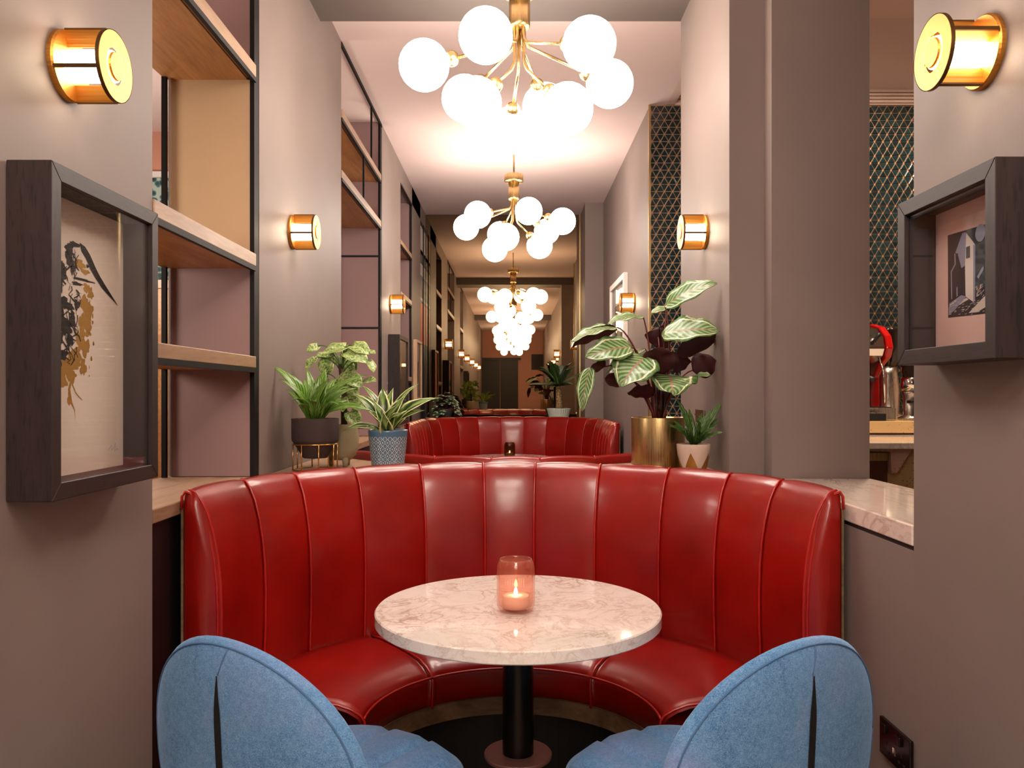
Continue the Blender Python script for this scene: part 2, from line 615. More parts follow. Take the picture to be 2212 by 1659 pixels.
def prism(poly, z0, z1):
    """poly in xy, ccw"""
    n = len(poly)
    V = [(x, y, z0) for x, y in poly] + [(x, y, z1) for x, y in poly]
    Fc = [tuple(range(n - 1, -1, -1)), tuple(range(n, 2 * n))]
    for i in range(n):
        k = (i + 1) % n
        Fc.append((i, k, n + k, n + i))
    return V, Fc


def copy_tree(o, parent=None):
    c = o.copy()
    COL.objects.link(c)
    c.parent = parent
    for ch in list(o.children):
        copy_tree(ch, c)
    ORG[c.name] = ORG.get(o.name, Vector((0, 0, 0)))
    return c


# ------------------------------------------------------------------ the room
XL, XR, ZC = -0.864, 0.876, 3.08
YM = 8.05
Y_END = -7.0
struct(box('floor', -4.2, 4.2, 1.30, YM + 0.1, -0.1, 0.0, 'floor'))
struct(box('floor', -4.2, 4.2, Y_END, 1.30, -0.1, 0.0, 'floor_bounce'))  # unseen aisle floor, pale colour invented to bounce light onto the walls
struct(box('ceiling', -1.25, 0.95, Y_END, YM + 0.1, ZC, ZC + 0.1, 'ceiling'))
struct(box('ceiling', 0.95, 4.2, Y_END, YM + 0.1, 3.62, 3.72, 'bar_wall'))
struct(box('ceiling', -4.2, -1.25, Y_END, YM + 0.1, ZC, ZC + 0.1, 'ceiling'))
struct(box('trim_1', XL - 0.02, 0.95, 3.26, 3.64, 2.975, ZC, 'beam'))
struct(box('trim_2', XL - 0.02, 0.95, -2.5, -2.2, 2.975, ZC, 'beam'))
# ceiling drop between the corridor and the higher bar ceiling
struct(box('trim_3', 0.95, 1.0, Y_END, 4.995, ZC, 3.62, 'bar_wall'))


def pier(y0, y1, x0=XL - 0.31, x1=XL, z0=0.0, z1=ZC, name='wall_left', mat='wall'):
    return struct(box(name, x0, x1, y0, y1, z0, z1, mat))


pier(Y_END, 1.94)
pier(2.76, 4.08)
pier(5.35, 6.24)
pier(6.96, 7.585)
struct(box('wall_left', XL - 0.31, XL, 6.24, YM, 2.93, ZC, 'wall'))
struct(box('wall_left', -4.2, -4.1, Y_END, YM, 0, ZC, 'far_wall'))
# right side
struct(box('wall_right', XR, 1.21, Y_END, 1.765, 0, ZC, 'wall'))
struct(box('wall_right', XR, 1.21, 1.765, 2.74, 0, 0.955, 'wall'))
struct(box('wall_right', 0.878, 1.21, 2.74, 3.63, 0, ZC + 0.5, 'wall'))
struct(box('wall_right', 0.756, 0.878, 2.82, 3.63, 0, ZC, 'wall'))
struct(box('wall_right', 0.849, 0.93, 5.0, 7.55, 0, ZC, 'wall'))
struct(box('wall_right', 0.678, 0.93, 7.55, YM, 0, ZC, 'wall'))
struct(box('wall_right', 0.866, 1.0, 3.63, 5.0, 0, 0.98, 'wall'))
struct(box('wall_right', 4.1, 4.2, Y_END, 5.0, 0, 3.62, 'bar_wall'))
struct(box('wall_back', -4.2, 0.95, YM + 0.02, YM + 0.1, 0, ZC, 'wall'))
struct(box('wall_front', -4.2, 4.2, Y_END - 0.1, Y_END, 0, 3.62, 'far_wall'))
mir = thing('mirror', 'full-height bronze-tinted mirror on the end wall above a red booth', 'mirror', (-0.09, YM, 1.06))
box('mirror_glass', XL + 0.002, 0.674, YM - 0.006, YM + 0.018, 1.06, ZC - 0.002, 'mirror', mir)
box('edge_strip', 0.664, 0.676, YM - 0.012, YM - 0.006, 1.06, ZC - 0.002, 'brass', mir)
box('edge_strip', XL + 0.002, 0.674, YM - 0.012, YM - 0.006, 1.05, 1.064, 'oak', mir)
# end wall behind the camera, seen in the mirror
d1 = thing('door_1', 'dark double door in the pink end wall', 'door', (-0.35, Y_END, 0))
d1['kind'] = 'structure'
for i_ in range(2):
    box('door_leaf', -0.86 + i_ * 0.52, -0.36 + i_ * 0.52, Y_END + 0.002, Y_END + 0.05, 0, 2.25, 'dark_paint', d1, 0.004)
box('door_frame', -0.92, 0.24, Y_END + 0.002, Y_END + 0.03, 2.25, 2.32, 'dark_paint', d1)
pc = thing('picture', 'dark abstract picture in a black frame on the pink wall, reflected in the mirror', 'picture', (0.72, Y_END, 2.0))
box('frame', 0.54, 0.90, Y_END + 0.002, Y_END + 0.03, 1.98, 2.42, 'black', pc)
box('canvas', 0.57, 0.87, Y_END + 0.03, Y_END + 0.036, 2.01, 2.39, 'slate', pc)

# tiled back wall of the bar
tw = struct(box('wall_back_bar', 0.93, 4.2, 5.012, 5.10, 0, 3.17, 'grout'))
struct(box('wall_back_bar_end', 0.849, 0.93, 4.992, 5.0, 0, ZC, 'grout'))
struct(box('wall_back_bar_upper', 0.93, 4.2, 5.0, 5.10, 3.17, 3.62, 'bar_wall'))
co_ = thing('trim_4', 'blush plaster cornice with fine grooves above the triangle tiles', 'cornice', (2.5, 5.0, 3.08))
co_['kind'] = 'structure'
for i_ in range(4):
    box('moulding', 0.95, 4.1, 4.975 - 0.004 * i_, 5.012, 3.092 + 0.02 * i_, 3.105 + 0.02 * i_, 'bar_wall', co_)
box('moulding', 0.95, 4.1, 4.985, 5.012, 3.08, 3.17, 'bar_wall', co_)
box('brass_edge', 0.840, 0.852, 4.982, 5.0, 0.98, ZC, 'brass', tw)
SIDE, ROW = 0.0509, 0.04407
G = 0.0032


def tri_tile(up):
    h = SIDE * math.sqrt(3) / 2 * (ROW / (SIDE * math.sqrt(3) / 2))
    pts = [(-SIDE / 2, 0), (SIDE / 2, 0), (0, h)] if up else [(-SIDE / 2, h), (0, 0), (SIDE / 2, h)]
    cx = sum(p_[0] for p_ in pts) / 3
    cz = sum(p_[1] for p_ in pts) / 3

    def sh(k):
        return [(cx + (p_[0] - cx) * k, cz + (p_[1] - cz) * k) for p_ in pts]
    o_, i2, i3 = sh(0.83), sh(0.79), sh(0.66)
    V = [(a, 0.0, b) for a, b in o_] + [(a, -0.005, b) for a, b in i2] + [(a, -0.0062, b) for a, b in i3]
    Fc = [(6, 7, 8)]
    for l in range(2):
        for i in range(3):
            k = (i + 1) % 3
            Fc.append((l * 3 + i, l * 3 + k, l * 3 + 3 + k, l * 3 + 3 + i))
    return V, Fc


TV = {u_: tri_tile(u_) for u_ in (True, False)}
tmesh = {}
rest = []
cnt = 0
nrow = int((3.07 - 0.9) / ROW)
spots = []
for r_ in range(nrow):
    z_ = 3.075 - (r_ + 1) * ROW
    off = (r_ % 2) * SIDE / 2
    n_ = int((2.95 - 0.80) / SIDE)
    for c_ in range(n_):
        for up in (True, False):
            x_ = 0.81 + SIDE / 2 + c_ * SIDE + off + (0 if up else SIDE / 2)
            if x_ > 2.95 or x_ < 0.84:
                continue
            pxx = VPX + F * x_ / 5.0
            pyy = VPY - F * (z_ + 0.02 - CAMH) / 5.0
            score = 3
            if 1880 < pxx < 1990 and pyy < 660:
                score = 0
            elif 0.853 + SIDE / 2 < x_ and pxx < 1466 and pyy < 700:
                score = 1
            spots.append((score, random.random(), x_, z_, up))
spots.sort()
for i_, (s_, _, x_, z_, up) in enumerate(spots):
    yb = 5.012 if x_ > 0.935 else 4.992
    if i_ < 300:
        if up not in tmesh:
            me_ = bpy.data.meshes.new('tile')
            me_.from_pydata(TV[up][0], [], TV[up][1])
            me_.materials.append(MT['tile'])
            tmesh[up] = me_
        o_ = bpy.data.objects.new('tile', tmesh[up])
        COL.objects.link(o_)
        o_.parent = tw
        o_.location = Vector((x_, 4.992, z_)) - ORG[tw.name]
    else:
        v_, f_ = TV[up]
        rest.append(([(max(a + x_, .8535), b + 4.992, c + z_) for a, b, c in v_], f_))
v_, f_ = merge(rest)
o_ = mesh('tile_field', v_, f_, 'tile', tw)
o_['kind'] = 'stuff'
# front face of the grout sits right behind the tiles
box('grout_bed', 0.93, 3.0, 4.992, 5.012, 0.0, 3.08, 'grout', tw)


# ------------------------------------------------------------------ ledges
def wood_shelf(parent, y0, y1, z0, z1, x0=XL - 0.30, x1=XL + 0.004, steel=True):
    b = box('shelf_board', x0, x1, y0, y1, z0 + 0.004, z1, 'oak', parent, 0.002)
    box('warm_lit_underside', x0, x1 - 0.03, y0, y1, z0 - 0.002, z0 + 0.004, 'oak_warm', b)  # oak recoloured as if lit warm from the next room
    if steel:
        box('steel_edge', x1 - 0.012, x1 + 0.001, y0, y1, z0 - 0.012, z0 + 0.004, 'steel_black', b)
    return b


def bay_unit(y0, y1, shelves, label, posts=(), bars=(), panel_mats=None, top=ZC):
    t = thing('shelving_unit', label, 'shelf', (XL - 0.15, (y0 + y1) / 2, 1.02))
    for z0, z1 in shelves:
        wood_shelf(t, y0 + 0.003, y1 - 0.045, z0, z1)
    # end panels on the far side
    edges = [1.02] + [e for s in shelves for e in s] + [top]
    for i in range(0, len(edges), 2):
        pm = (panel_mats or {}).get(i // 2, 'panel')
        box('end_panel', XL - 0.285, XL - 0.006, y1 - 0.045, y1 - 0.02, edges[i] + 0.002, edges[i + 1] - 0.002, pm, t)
    box('steel_post', XL - 0.016, XL - 0.001, y1 - 0.05, y1 - 0.003, 1.02, top - 0.003, 'steel_black', t)
    box('steel_post', XL - 0.302, XL - 0.287, y1 - 0.075, y1 - 0.06, 1.02, top - 0.003, 'steel_black', t)
    for (yy, z0, z1) in posts:
        box('steel_post', XL - 0.010, XL + 0.001, yy - 0.006, yy + 0.006, z0, z1, 'steel_black', t)
    for z in bars:
        box('steel_bar', XL - 0.285, XL - 0.008, y1 - 0.052, y1 - 0.045, z - 0.006, z + 0.006, 'steel_black', t)
    box('steel_rail', XL - 0.008, XL + 0.003, y0 + 0.003, y1 - 0.004, top - 0.022, top - 0.003, 'steel_black', t)
    return t


bay_unit(1.94, 2.76, [(1.382, 1.424), (1.722, 1.768), (2.355, 2.402)], 'oak and black steel shelving in the wall opening beside the bird picture', panel_mats={2: 'panel_warm_lit'})
bay_unit(4.08, 5.35, [(2.385, 2.43), (2.69, 2.735)], 'tall oak and black steel shelving with mauve panels behind the potted plants', posts=((4.98, 2.735, 3.06), (4.72, 2.43, 2.69)), bars=(2.20, 1.73, 1.08))
bay_unit(6.24, 6.96, [(1.40, 1.44), (2.05, 2.09), (2.45, 2.49)], 'narrow dark shelving bay between the dark frame and the ash frame', top=2.93)
t = thing('wood_ledge', 'oak ledge with a black front in the opening beside the red booth', 'ledge', (XL - 0.15, 2.35, 0))
box('ledge_top', XL - 0.31, XL - 0.0015, 1.945, 2.755, 0.985, 1.02, 'oak', t, 0.003)
box('ledge_front', XL - 0.30, XL - 0.016, 1.945, 2.755, 0.0, 0.985, 'black', t)
for y0_, y1_, lb_ in ((4.085, 5.345, 'oak ledge on a charcoal base under the tall shelving'), (6.245, 6.955, 'oak ledge on a charcoal base under the narrow shelving')):
    t = thing('wood_ledge', lb_, 'ledge', (XL - 0.15, (y0_ + y1_) / 2, 0))
    box('ledge_top', XL - 0.31, XL + 0.002, y0_, y1_, 0.985, 1.02, 'oak', t, 0.003)
    box('ledge_front', XL - 0.30, XL - 0.016, y0_, y1_, 0.0, 0.985, 'dark_paint', t)
t = thing('marble_ledge', 'pink-veined marble slab on the low wall beside the red booth', 'ledge', (1.04, 2.25, 0.955))
box('slab', XR - 0.003, 1.213, 1.768, 2.737, 0.966, 1.012, 'marble_ledge', t, 0.003)
box('shadow_gap', XR + 0.004, 1.20, 1.768, 2.737, 0.955, 0.966, 'slate', t)

# ------------------------------------------------------------------ booths
SEAM = [180, 161, 146, 130, 113.2, 97.3, 84.3, 68, 50.3, 34, 19, 0]


def booth(cx, cy, Rr, arm, face, label, zs=1.0, top=1.05, arm_panels=0, seams=None):
    """horseshoe booth; face=-1 opens toward the camera, +1 opens away"""
    t = thing('booth_sofa', label, 'booth', (cx, cy, 0))
    Ltot = arm * 2 + PI * Rr

    def path(s):
        if s < arm:
            return Vector((-Rr, -arm + s)), Vector((-1, 0))
        if s > arm + PI * Rr:
            return Vector((Rr, -(s - arm - PI * Rr))), Vector((1, 0))
        a = PI - (s - arm) / Rr
        n = Vector((math.cos(a), math.sin(a)))
        return n * Rr, n

    def pt(s, off, z):
        p, n = path(s)
        q_ = p + n * off
        return (cx + q_.x * face * -1, cy + q_.y * (1 if face < 0 else -1), z)

    ss = []
    if arm > 0:
        for i in range(arm_panels):
            ss.append(arm * i / arm_panels)
    ss += [arm + Rr * R(180 - a) for a in (seams or SEAM)]
    if arm > 0:
        for i in range(1, arm_panels + 1):
            ss.append(arm + PI * Rr + arm * i / arm_panels)
    k = top / 1.05
    prof = [(-.070, .40), (-.075, .50), (-.080, .62), (-.081, .72), (-.078, .80), (-.071, .87), (-.060, .93), (-.045, .985), (-.028, 1.02), (-.010, 1.042), (.004, 1.046), (.012, 1.034), (.014, 1.0)]
    prof = [(o_, z_ * k if z_ > .8 else z_) for o_, z_ in prof]
    NP = len(prof)
    flipf = face > 0
    for i in range(len(ss) - 1):
        s0, s1 = ss[i], ss[i + 1]
        NS = 9
        V, Fc = [], []
        for a in range(NS):
            f = a / (NS - 1)
            s = s0 + (s1 - s0) * f
            puff = (math.sin(PI * f) ** 0.6) * 0.012 - 0.004
            for j, (o_, z_) in enumerate(prof):
                wgt = 1.0 if j < NP - 4 else 0.3
                dz = 0.006 * math.sin(PI * f) ** 0.5 if NP - 5 <= j < NP - 1 else 0
                V.append(pt(s, o_ - puff * wgt, z_ + dz))
        for a in range(NS - 1):
            for j in range(NP - 1):
                q_ = (a * NP + j, a * NP + j + 1, (a + 1) * NP + j + 1, (a + 1) * NP + j)
                Fc.append(q_ if face < 0 else q_)
        mesh('back_panel', V, Fc, 'leather', t, True)
    for i in range(len(ss)):
        s = min(max(ss[i], 0.004), Ltot - 0.004)
        pts = [pt(s, o_ - 0.001, z_ + 0.001) for o_, z_ in prof[:-1]]
        v, f = tube(pts, 0.0042, 6)
        mesh('piping', v, f, 'piping', t, True)
    # end caps: upholstered edge with a second welt
    for s in (0.0, Ltot):
        p0 = [pt(s, o_, z_) for o_, z_ in prof] + [pt(s, .014, .05), pt(s, -.070, .05)]
        pin = 0.012 if s == 0.0 else -0.012
        cen = Vector((0, 0, 0))
        for p_ in p0:
            cen += Vector(p_)
        cen /= len(p0)
        out = [Vector(p_) for p_ in p0]
        bulge = Vector((0, face * 0.010, 0))
        inn = [o_ + (Vector((cen.x, o_.y, o_.z)) - o_) * 0.35 + bulge for o_ in out]
        V = [tuple(x) for x in out + inn]
        n = len(out)
        Fc = [(i, (i + 1) % n, n + (i + 1) % n, n + i) for i in range(n)]
        Fc.append(tuple(range(n, 2 * n)))
        mesh('end_cap', V, Fc, 'leather', t, True)
        pts = [tuple(Vector(pt(s, o_ + 0.006, z_ - 0.002)) + bulge * 0.5) for o_, z_ in prof[1:]]
        v, f = tube(pts, 0.004, 6)
        mesh('piping', v, f, 'piping', t, True)
        # slim oak edge board behind the upholstery
        e0, e1 = pt(s, .0155, 0), pt(s, .0215, 0)
        xa, xb = sorted((e0[0], e1[0]))
        ya = e0[1] - 0.004
        box('edge_board', xa, xb, ya, ya + 0.03, 0.0, 1.0 * k, 'oak_dark', t)
    # outer shell
    V, Fc = [], []
    NS = 48
    for a in range(NS + 1):
        s = Ltot * a / NS
        V += [pt(s, .015, 1.0 * k), pt(s, .015, 0), pt(s, -.012, .98 * k), pt(s, -.045, 0)]
    for a in range(NS):
        b = a * 4
        Fc += [(b, b + 1, b + 5, b + 4), (b + 2, b + 6, b + 7, b + 3), (b, b + 4, b + 6, b + 2)]
    mesh('back_shell', V, Fc, 'dark_paint', t, True)
    # seat: three cushions
    ri = Rr - 0.405
    offs = [(-.055, .470), (-.08, .494), (-.14, .500), (-.25, .500), (-.33, .497), (-.385, .490), (-.42, .478), (-.445, .463), (-.455, .450), (-.458, .43), (-.455, .40), (-.452, .362), (-.055, .362)]
    NO = len(offs)
    sA, sB = arm + Rr * R(180 - 128), arm + Rr * R(180 - 53)
    for s0, s1 in ((0.0, sA), (sA, sB), (sB, Ltot)):
        NS = 22
        V, Fc = [], []
        for a in range(NS):
            f = a / (NS - 1)
            s = s0 + (s1 - s0) * f
            ed = min(f, 1 - f) * (s1 - s0)
            drop = 0.012 * max(0, 1 - ed / 0.03) ** 2
            for j, (o_, z_) in enumerate(offs):
                V.append(pt(s, o_ * (Rr / .86 if Rr < .86 else 1), z_ - (drop if 0 < j < 9 else 0)))
        for a in range(NS - 1):
            for j in range(NO - 1):
                Fc.append((a * NO + j, a * NO + j + 1, (a + 1) * NO + j + 1, (a + 1) * NO + j))
        # close the ends
        Fc.append(tuple(range(NO)))
        Fc.append(tuple((NS - 1) * NO + j for j in range(NO - 1, -1, -1)))
        c = mesh('seat_cushion', V, Fc, 'leather', t, True)
        fr = [pt(s0 + (s1 - s0) * a / 24, -.4555, .4515) for a in range(25)]
        v, f = tube(fr, 0.0036, 6)
        mesh('piping', v, f, 'piping', c, True)
        for s in (s0, s1):
            sv = s + (0.002 if s == s0 else -0.002)
            v, f = tube([pt(sv, o_, z_ - 0.004) for o_, z_ in offs[1:-1]], 0.0036, 6)
            mesh('piping', v, f, 'piping', c, True)
    # oak apron below the cushions and a recessed dark plinth
    for nm, o1, o2, z0, z1, mt in (('apron', -.448, -.41, .308, .362, 'oak_dark'), ('plinth', -.26, -.02, 0.0, .36, 'dark_paint')):
        V, Fc = [], []
        NS = 48
        for a in range(NS + 1):
            s = Ltot * a / NS
            V += [pt(s, o1, z0), pt(s, o1, z1), pt(s, o2, z1), pt(s, o2, z0)]
        for a in range(NS):
            b = a * 4
            for j in range(4):
                Fc.append((b + j, b + (j + 1) % 4, b + 4 + (j + 1) % 4, b + 4 + j))
        Fc += [(0, 1, 2, 3), (NS * 4 + 3, NS * 4 + 2, NS * 4 + 1, NS * 4)]
        mesh(nm, V, Fc, mt, t)
    V, Fc = [], []
    for a in range(NS + 1):
        s = Ltot * a / NS
        V += [pt(s, -.45, .361), pt(s, -.05, .361)]
    for a in range(NS):
        Fc.append((a * 2, a * 2 + 1, a * 2 + 3, a * 2 + 2))
    mesh('seat_board', V, Fc, 'dark_paint', t)
    return t


B1 = (0.0, 2.11)
B2 = (0.0, 4.05)
booth(B1[0], B1[1], .842, 0.0, -1, 'curved red leather booth wrapped around the marble table with the pink candle glass')
booth(B2[0], B2[1], .840, 0.0, 1, 'red leather booth turned away, back to back with the booth by the blue chairs')
far_s = [180, 165, 150, 132, 115, 98, 82, 65, 48, 30, 15, 0]
booth(0.0, 6.93, .80, 0.76, -1, 'deep red leather booth in front of the bronze mirror', top=1.08, arm_panels=4, seams=far_s)

# timber top filling the space between the two backs and along the far mirror
poly_f, poly_b = [], []
rr_ = .868
xs = [XL + 0.004 + (0.75 - XL) * i / 40 for i in range(41)]
for x_ in xs:
    d_ = math.sqrt(max(0, rr_ ** 2 - x_ ** 2))
    poly_f.append((x_, 2.11 + d_ + 0.004))
    poly_b.append((x_, 4.05 - d_ - 0.004))
v_, f_ = [], []
for i_ in range(len(xs)):
    a_, b_ = poly_f[i_], poly_b[i_]
    v_ += [(a_[0], a_[1], 1.015), (b_[0], b_[1], 1.015), (a_[0], a_[1], .985), (b_[0], b_[1], .985)]
for i_ in range(len(xs) - 1):
    b_ = i_ * 4
    f_ += [(b_, b_ + 4, b_ + 5, b_ + 1), (b_ + 2, b_ + 3, b_ + 7, b_ + 6), (b_, b_ + 2, b_ + 6, b_ + 4), (b_ + 1, b_ + 5, b_ + 7, b_ + 3)]
o_ = mesh('planter_top', v_, f_, 'oak', base=(0, 3.09, .985))
tag(o_, 'oak top carrying the potted plants between the two red booth backs', 'ledge')
v_, f_ = [], []
xs = [-.80 + 1.46 * i / 36 for i in range(37)]
for x_ in xs:
    y_ = 6.93 + math.sqrt(max(0, .826 ** 2 - x_ ** 2)) + .004
    v_ += [(x_, y_, 1.05), (x_, YM - 0.014, 1.05), (x_, y_, 1.02), (x_, YM - 0.014, 1.02)]
for i_ in range(len(xs) - 1):
    b_ = i_ * 4
    f_ += [(b_, b_ + 4, b_ + 5, b_ + 1), (b_ + 2, b_ + 3, b_ + 7, b_ + 6), (b_, b_ + 2, b_ + 6, b_ + 4), (b_ + 1, b_ + 5, b_ + 7, b_ + 3)]
o_ = mesh('planter_top', v_, f_, 'oak', base=(0, 7.9, 1.02))
tag(o_, 'slim oak ledge between the red booth and the bronze mirror', 'ledge')


# ------------------------------------------------------------------ tables
def table(x, y, label, rad=.366, z=.75):
    t = thing('pedestal_table', label, 'table', (x, y, 0))
    th = .031
    v, f, u = lathe([(0, z - th), (rad - .003, z - th), (rad, z - th + .003), (rad, z - .003), (rad - .003, z), (0, z)], (x, y, 0), 128)
    mesh('table_top', v, f, 'marble', t, True).data.set_sharp_from_angle(angle=R(30))
    v, f, u = lathe([(0, z - th - .008), (rad * .55, z - th - .008), (rad * .55, z - th), (0, z - th)], (x, y, 0), 40)
    mesh('support_plate', v, f, 'black', t)
    v, f, u = lathe([(.04, .006), (.04, z - th - .006)], (x, y, 0), 40)
    mesh('column', v, f, 'column', t, True)
    v, f, u = lathe([(.040, .362), (.086, .362), (.088, .365), (.088, .370), (.086, .373), (.040, .373)], (x, y, 0), 48)
    mesh('foot_disc', v, f, 'disc', t)
    v, f, u = lathe([(0, 0), (.20, 0), (.20, .006), (.17, .012), (.04, .014)], (x, y, 0), 48)
    mesh('base_plate', v, f, 'black', t)
    return t


MT['column'] = plain('satin_black_column', srgb(30, 27, 24), 0.28, 0.7)
MT['disc'] = plain('brown_bronze_disc', srgb(120, 84, 76), 0.5, 0.2)
table(.0144, 2.09, 'round cream marble table with black column between the two large sky blue chairs')
table(0.0, 4.10, 'round marble table inside the booth that faces away')
table(-.036, 7.0, 'round marble table with the smoked amber candle glass in the booth before the mirror')


def candle(x, y, z, r, h, mat, label, lit=True):
    t = thing('candle_glass', label, 'candle holder', (x, y, z))
    nr, seg = 46, 184
    prof = [(0.60, 0.0), (0.80, 0.012), (0.93, 0.06), (0.99, 0.13), (1.0, 0.2), (1.0, 0.75), (0.985, 0.84), (0.93, 0.92), (0.86, 0.98), (0.845, 1.0)]
    inner = [(0.80, 1.0), (0.87, 0.93), (0.915, 0.84), (0.925, 0.75), (0.925, 0.2), (0.90, 0.12), (0.7, 0.075), (0, 0.075)]
    V, Fc = [], []
    full = [(0, 0.012)] + prof + inner
    n = len(full)
    for i in range(seg):
        a = 2 * PI * i / seg
        for j, (rr, hh) in enumerate(full):
            rib = 0.0
            if 4 <= j <= 7:
                rib = 0.018 * (math.cos(a * nr) * 0.5)
            V.append((x + r * (rr + rib) * math.cos(a), y + r * (rr + rib) * math.sin(a), z + 0.0005 + h * hh))
    for i in range(seg):
        k = (i + 1) % seg
        for j in range(n - 1):
            Fc.append((i * n + j, k * n + j, k * n + j + 1, i * n + j + 1))
    mesh('glass', V, Fc, mat, t, True)
    v, f, u = lathe([(0, .08 * h), (r * .72, .08 * h), (r * .72, .30 * h), (r * .66, .31 * h), (0, .30 * h)], (x, y, z), 32)
    mesh('tealight', v, f, 'wax', t, True)
    v, f, u = lathe([(0, .31 * h), (.0045, .34 * h), (.005, .37 * h), (.003, .42 * h), (0, .47 * h)], (x, y, z), 12)
    if lit:
        mesh('flame', v, f, 'flame', t, True)
    return t


candle(.0085, 2.085 - .04, .75, .0478, .132, 'glass_pink', 'ribbed coral glass candle holder on the cream marble table by the blue chairs')
candle(-.024, 7.0 - .05, .75, .047, .13, 'glass_amber', 'smoked amber candle glass on the marble table before the mirror')


# ------------------------------------------------------------------ chairs
def chair(x, y, yaw, label):
    t = thing('velvet_chair', label, 'chair', (x, y, 0), yaw)
    ORG[t.name] = Vector((0, 0, 0))
    NR, NA = 12, 56

    def surf(x, z):
        return -.268 + .60 * x * x - .055 * max(0.0, z - .46)

    def outline(al):
        ca, sa = math.cos(al), math.sin(al)
        if sa >= 0:
            return .295 * ca, .60 + .245 * sa
        e = 2.6
        r = (abs(ca) ** e + abs(sa) ** e) ** (-1 / e)
        return .295 * ca * r, .60 + .20 * sa * r
    V, Fc = [], []
    for sidek in (0, 1):
        for i in range(NR + 1):
            rho = i / NR
            rho = 1 - (1 - rho) ** 1.5 if i else 0
            for k in range(NA):
                x, z = outline(2 * PI * k / NA)
                x, z = x * rho, .60 + (z - .60) * rho
                th = .030 * max(0.0, 1 - rho ** 5) ** .5
                V.append((x, surf(x, z) + .030 + (th if sidek else -th), z))
    nn = (NR + 1) * NA
    for i in range(NR):
        for k in range(NA):
            l = (k + 1) % NA
            Fc.append((i * NA + k, i * NA + l, (i + 1) * NA + l, (i + 1) * NA + k))
            Fc.append((nn + i * NA + l, nn + i * NA + k, nn + (i + 1) * NA + k, nn + (i + 1) * NA + l))
    b = mesh('backrest', V, Fc, 'velvet', t, True, local=True)
    bm = bmesh.new()
    bm.from_mesh(b.data)
    bmesh.ops.remove_doubles(bm, verts=bm.verts, dist=1e-5)
    bmesh.ops.recalc_face_normals(bm, faces=bm.faces)
    bm.to_mesh(b.data)
    bm.free()
    pts = []
    for k in range(NA + 1):
        x, z = outline(2 * PI * k / NA)
        x, z = x * .955, .60 + (z - .60) * .955
        pts.append((x, surf(x, z) + .030 - .030 * math.sqrt(1 - .955 ** 5) - .001, z))
    v, f = tube(pts, .0018, 6)
    mesh('seam', v, f, 'velvet_dark', b, True, local=True)
    V, Fc = [], []
    for i in range(18):
        z = .782 - (.782 - .43) * i / 17
        wd = .0092 * min(1.0, i / 4 + .12)
        rho = abs(z - .60) / (.245 if z > .6 else .2)
        yb = surf(0, z) + .030 - .030 * math.sqrt(max(0, 1 - rho ** 5))
        for sgn in (-1, 0, 1):
            V.append((sgn * wd, yb - (.0045 if sgn == 0 else .003), z))
    for i in range(17):
        for k in range(2):
            Fc.append((i * 3 + k, i * 3 + k + 1, i * 3 + 4 + k, i * 3 + 3 + k))
    mesh('slit', V, Fc, 'slit', b, True, local=True)
    pts = []
    for i in range(7):
        z = .782 + (.832 - .782) * i / 6
        rho = (z - .60) / .245
        pts.append((.003 * i, surf(0, z) + .030 - .030 * math.sqrt(max(0, 1 - rho ** 5)), z))
    v, f = tube(pts, .0016, 6)
    mesh('seam', v, f, 'velvet_dark', b, True, local=True)
    # seat with four channels

    def out(a):
        e = 2.6
        ca, sa = math.cos(a), math.sin(a)
        r = (abs(ca / .235) ** e + abs(sa / .25) ** e) ** (-1 / e)
        return r
    # finer top grid gives the channels their shape
    V2, F2 = [], []
    N1 = 57
    for i in range(N1):
        tx = -1 + 2 * i / (N1 - 1)
        for j in range(15):
            ty = -1 + 2 * j / 14
            # square to rounded outline
            a = math.atan2(ty, tx) if (tx or ty) else 0
            m = max(abs(tx), abs(ty))
            r = out(a) * m
            xx, yy = math.cos(a) * r, math.sin(a) * r
            g = (xx / .118 + .5) % 1.0
            dd = min(g, 1 - g)
            z = .474 + .016 * (1 - m ** 6) - .020 * max(0.0, 1 - dd / .16) ** 1.3 * (1 - .3 * m)
            if m > .999:
                z = .452
            V2.append((xx, yy + .05, z))
    for i in range(N1 - 1):
        for j in range(14):
            F2.append((i * 15 + j, (i + 1) * 15 + j, (i + 1) * 15 + j + 1, i * 15 + j + 1))
    ring = [i * 15 for i in range(N1)] + [(N1 - 1) * 15 + j for j in range(1, 15)] + [i * 15 + 14 for i in range(N1 - 2, -1, -1)] + [j for j in range(13, 0, -1)]
    base_n = len(V2)
    for lev, (k, z) in enumerate([(1.01, .43), (.99, .40), (.93, .385)]):
        for q_ in ring:
            p_ = V2[q_]
            V2.append((p_[0] * k, (p_[1] - .05) * k + .05, z))
    m_ = len(ring)
    for i in range(m_):
        l = (i + 1) % m_
        F2.append((ring[i], base_n + i, base_n + l, ring[l]))
        for lev in range(2):
            F2.append((base_n + lev * m_ + i, base_n + (lev + 1) * m_ + i, base_n + (lev + 1) * m_ + l, base_n + lev * m_ + l))
    F2.append(tuple(base_n + 2 * m_ + i for i in range(m_)))
    mesh('seat', V2, F2, 'velvet', t, True, local=True)
    for sx in (-1, 1):
        for sy, y0 in ((-1, -.14), (1, .20)):
            v, f = tube([(sx * .15, y0, .39), (sx * .19, y0 + sy * .05, .0)], [.013, .009], 10)
            mesh('leg', v, f, 'black', t, True, local=True)
    return t


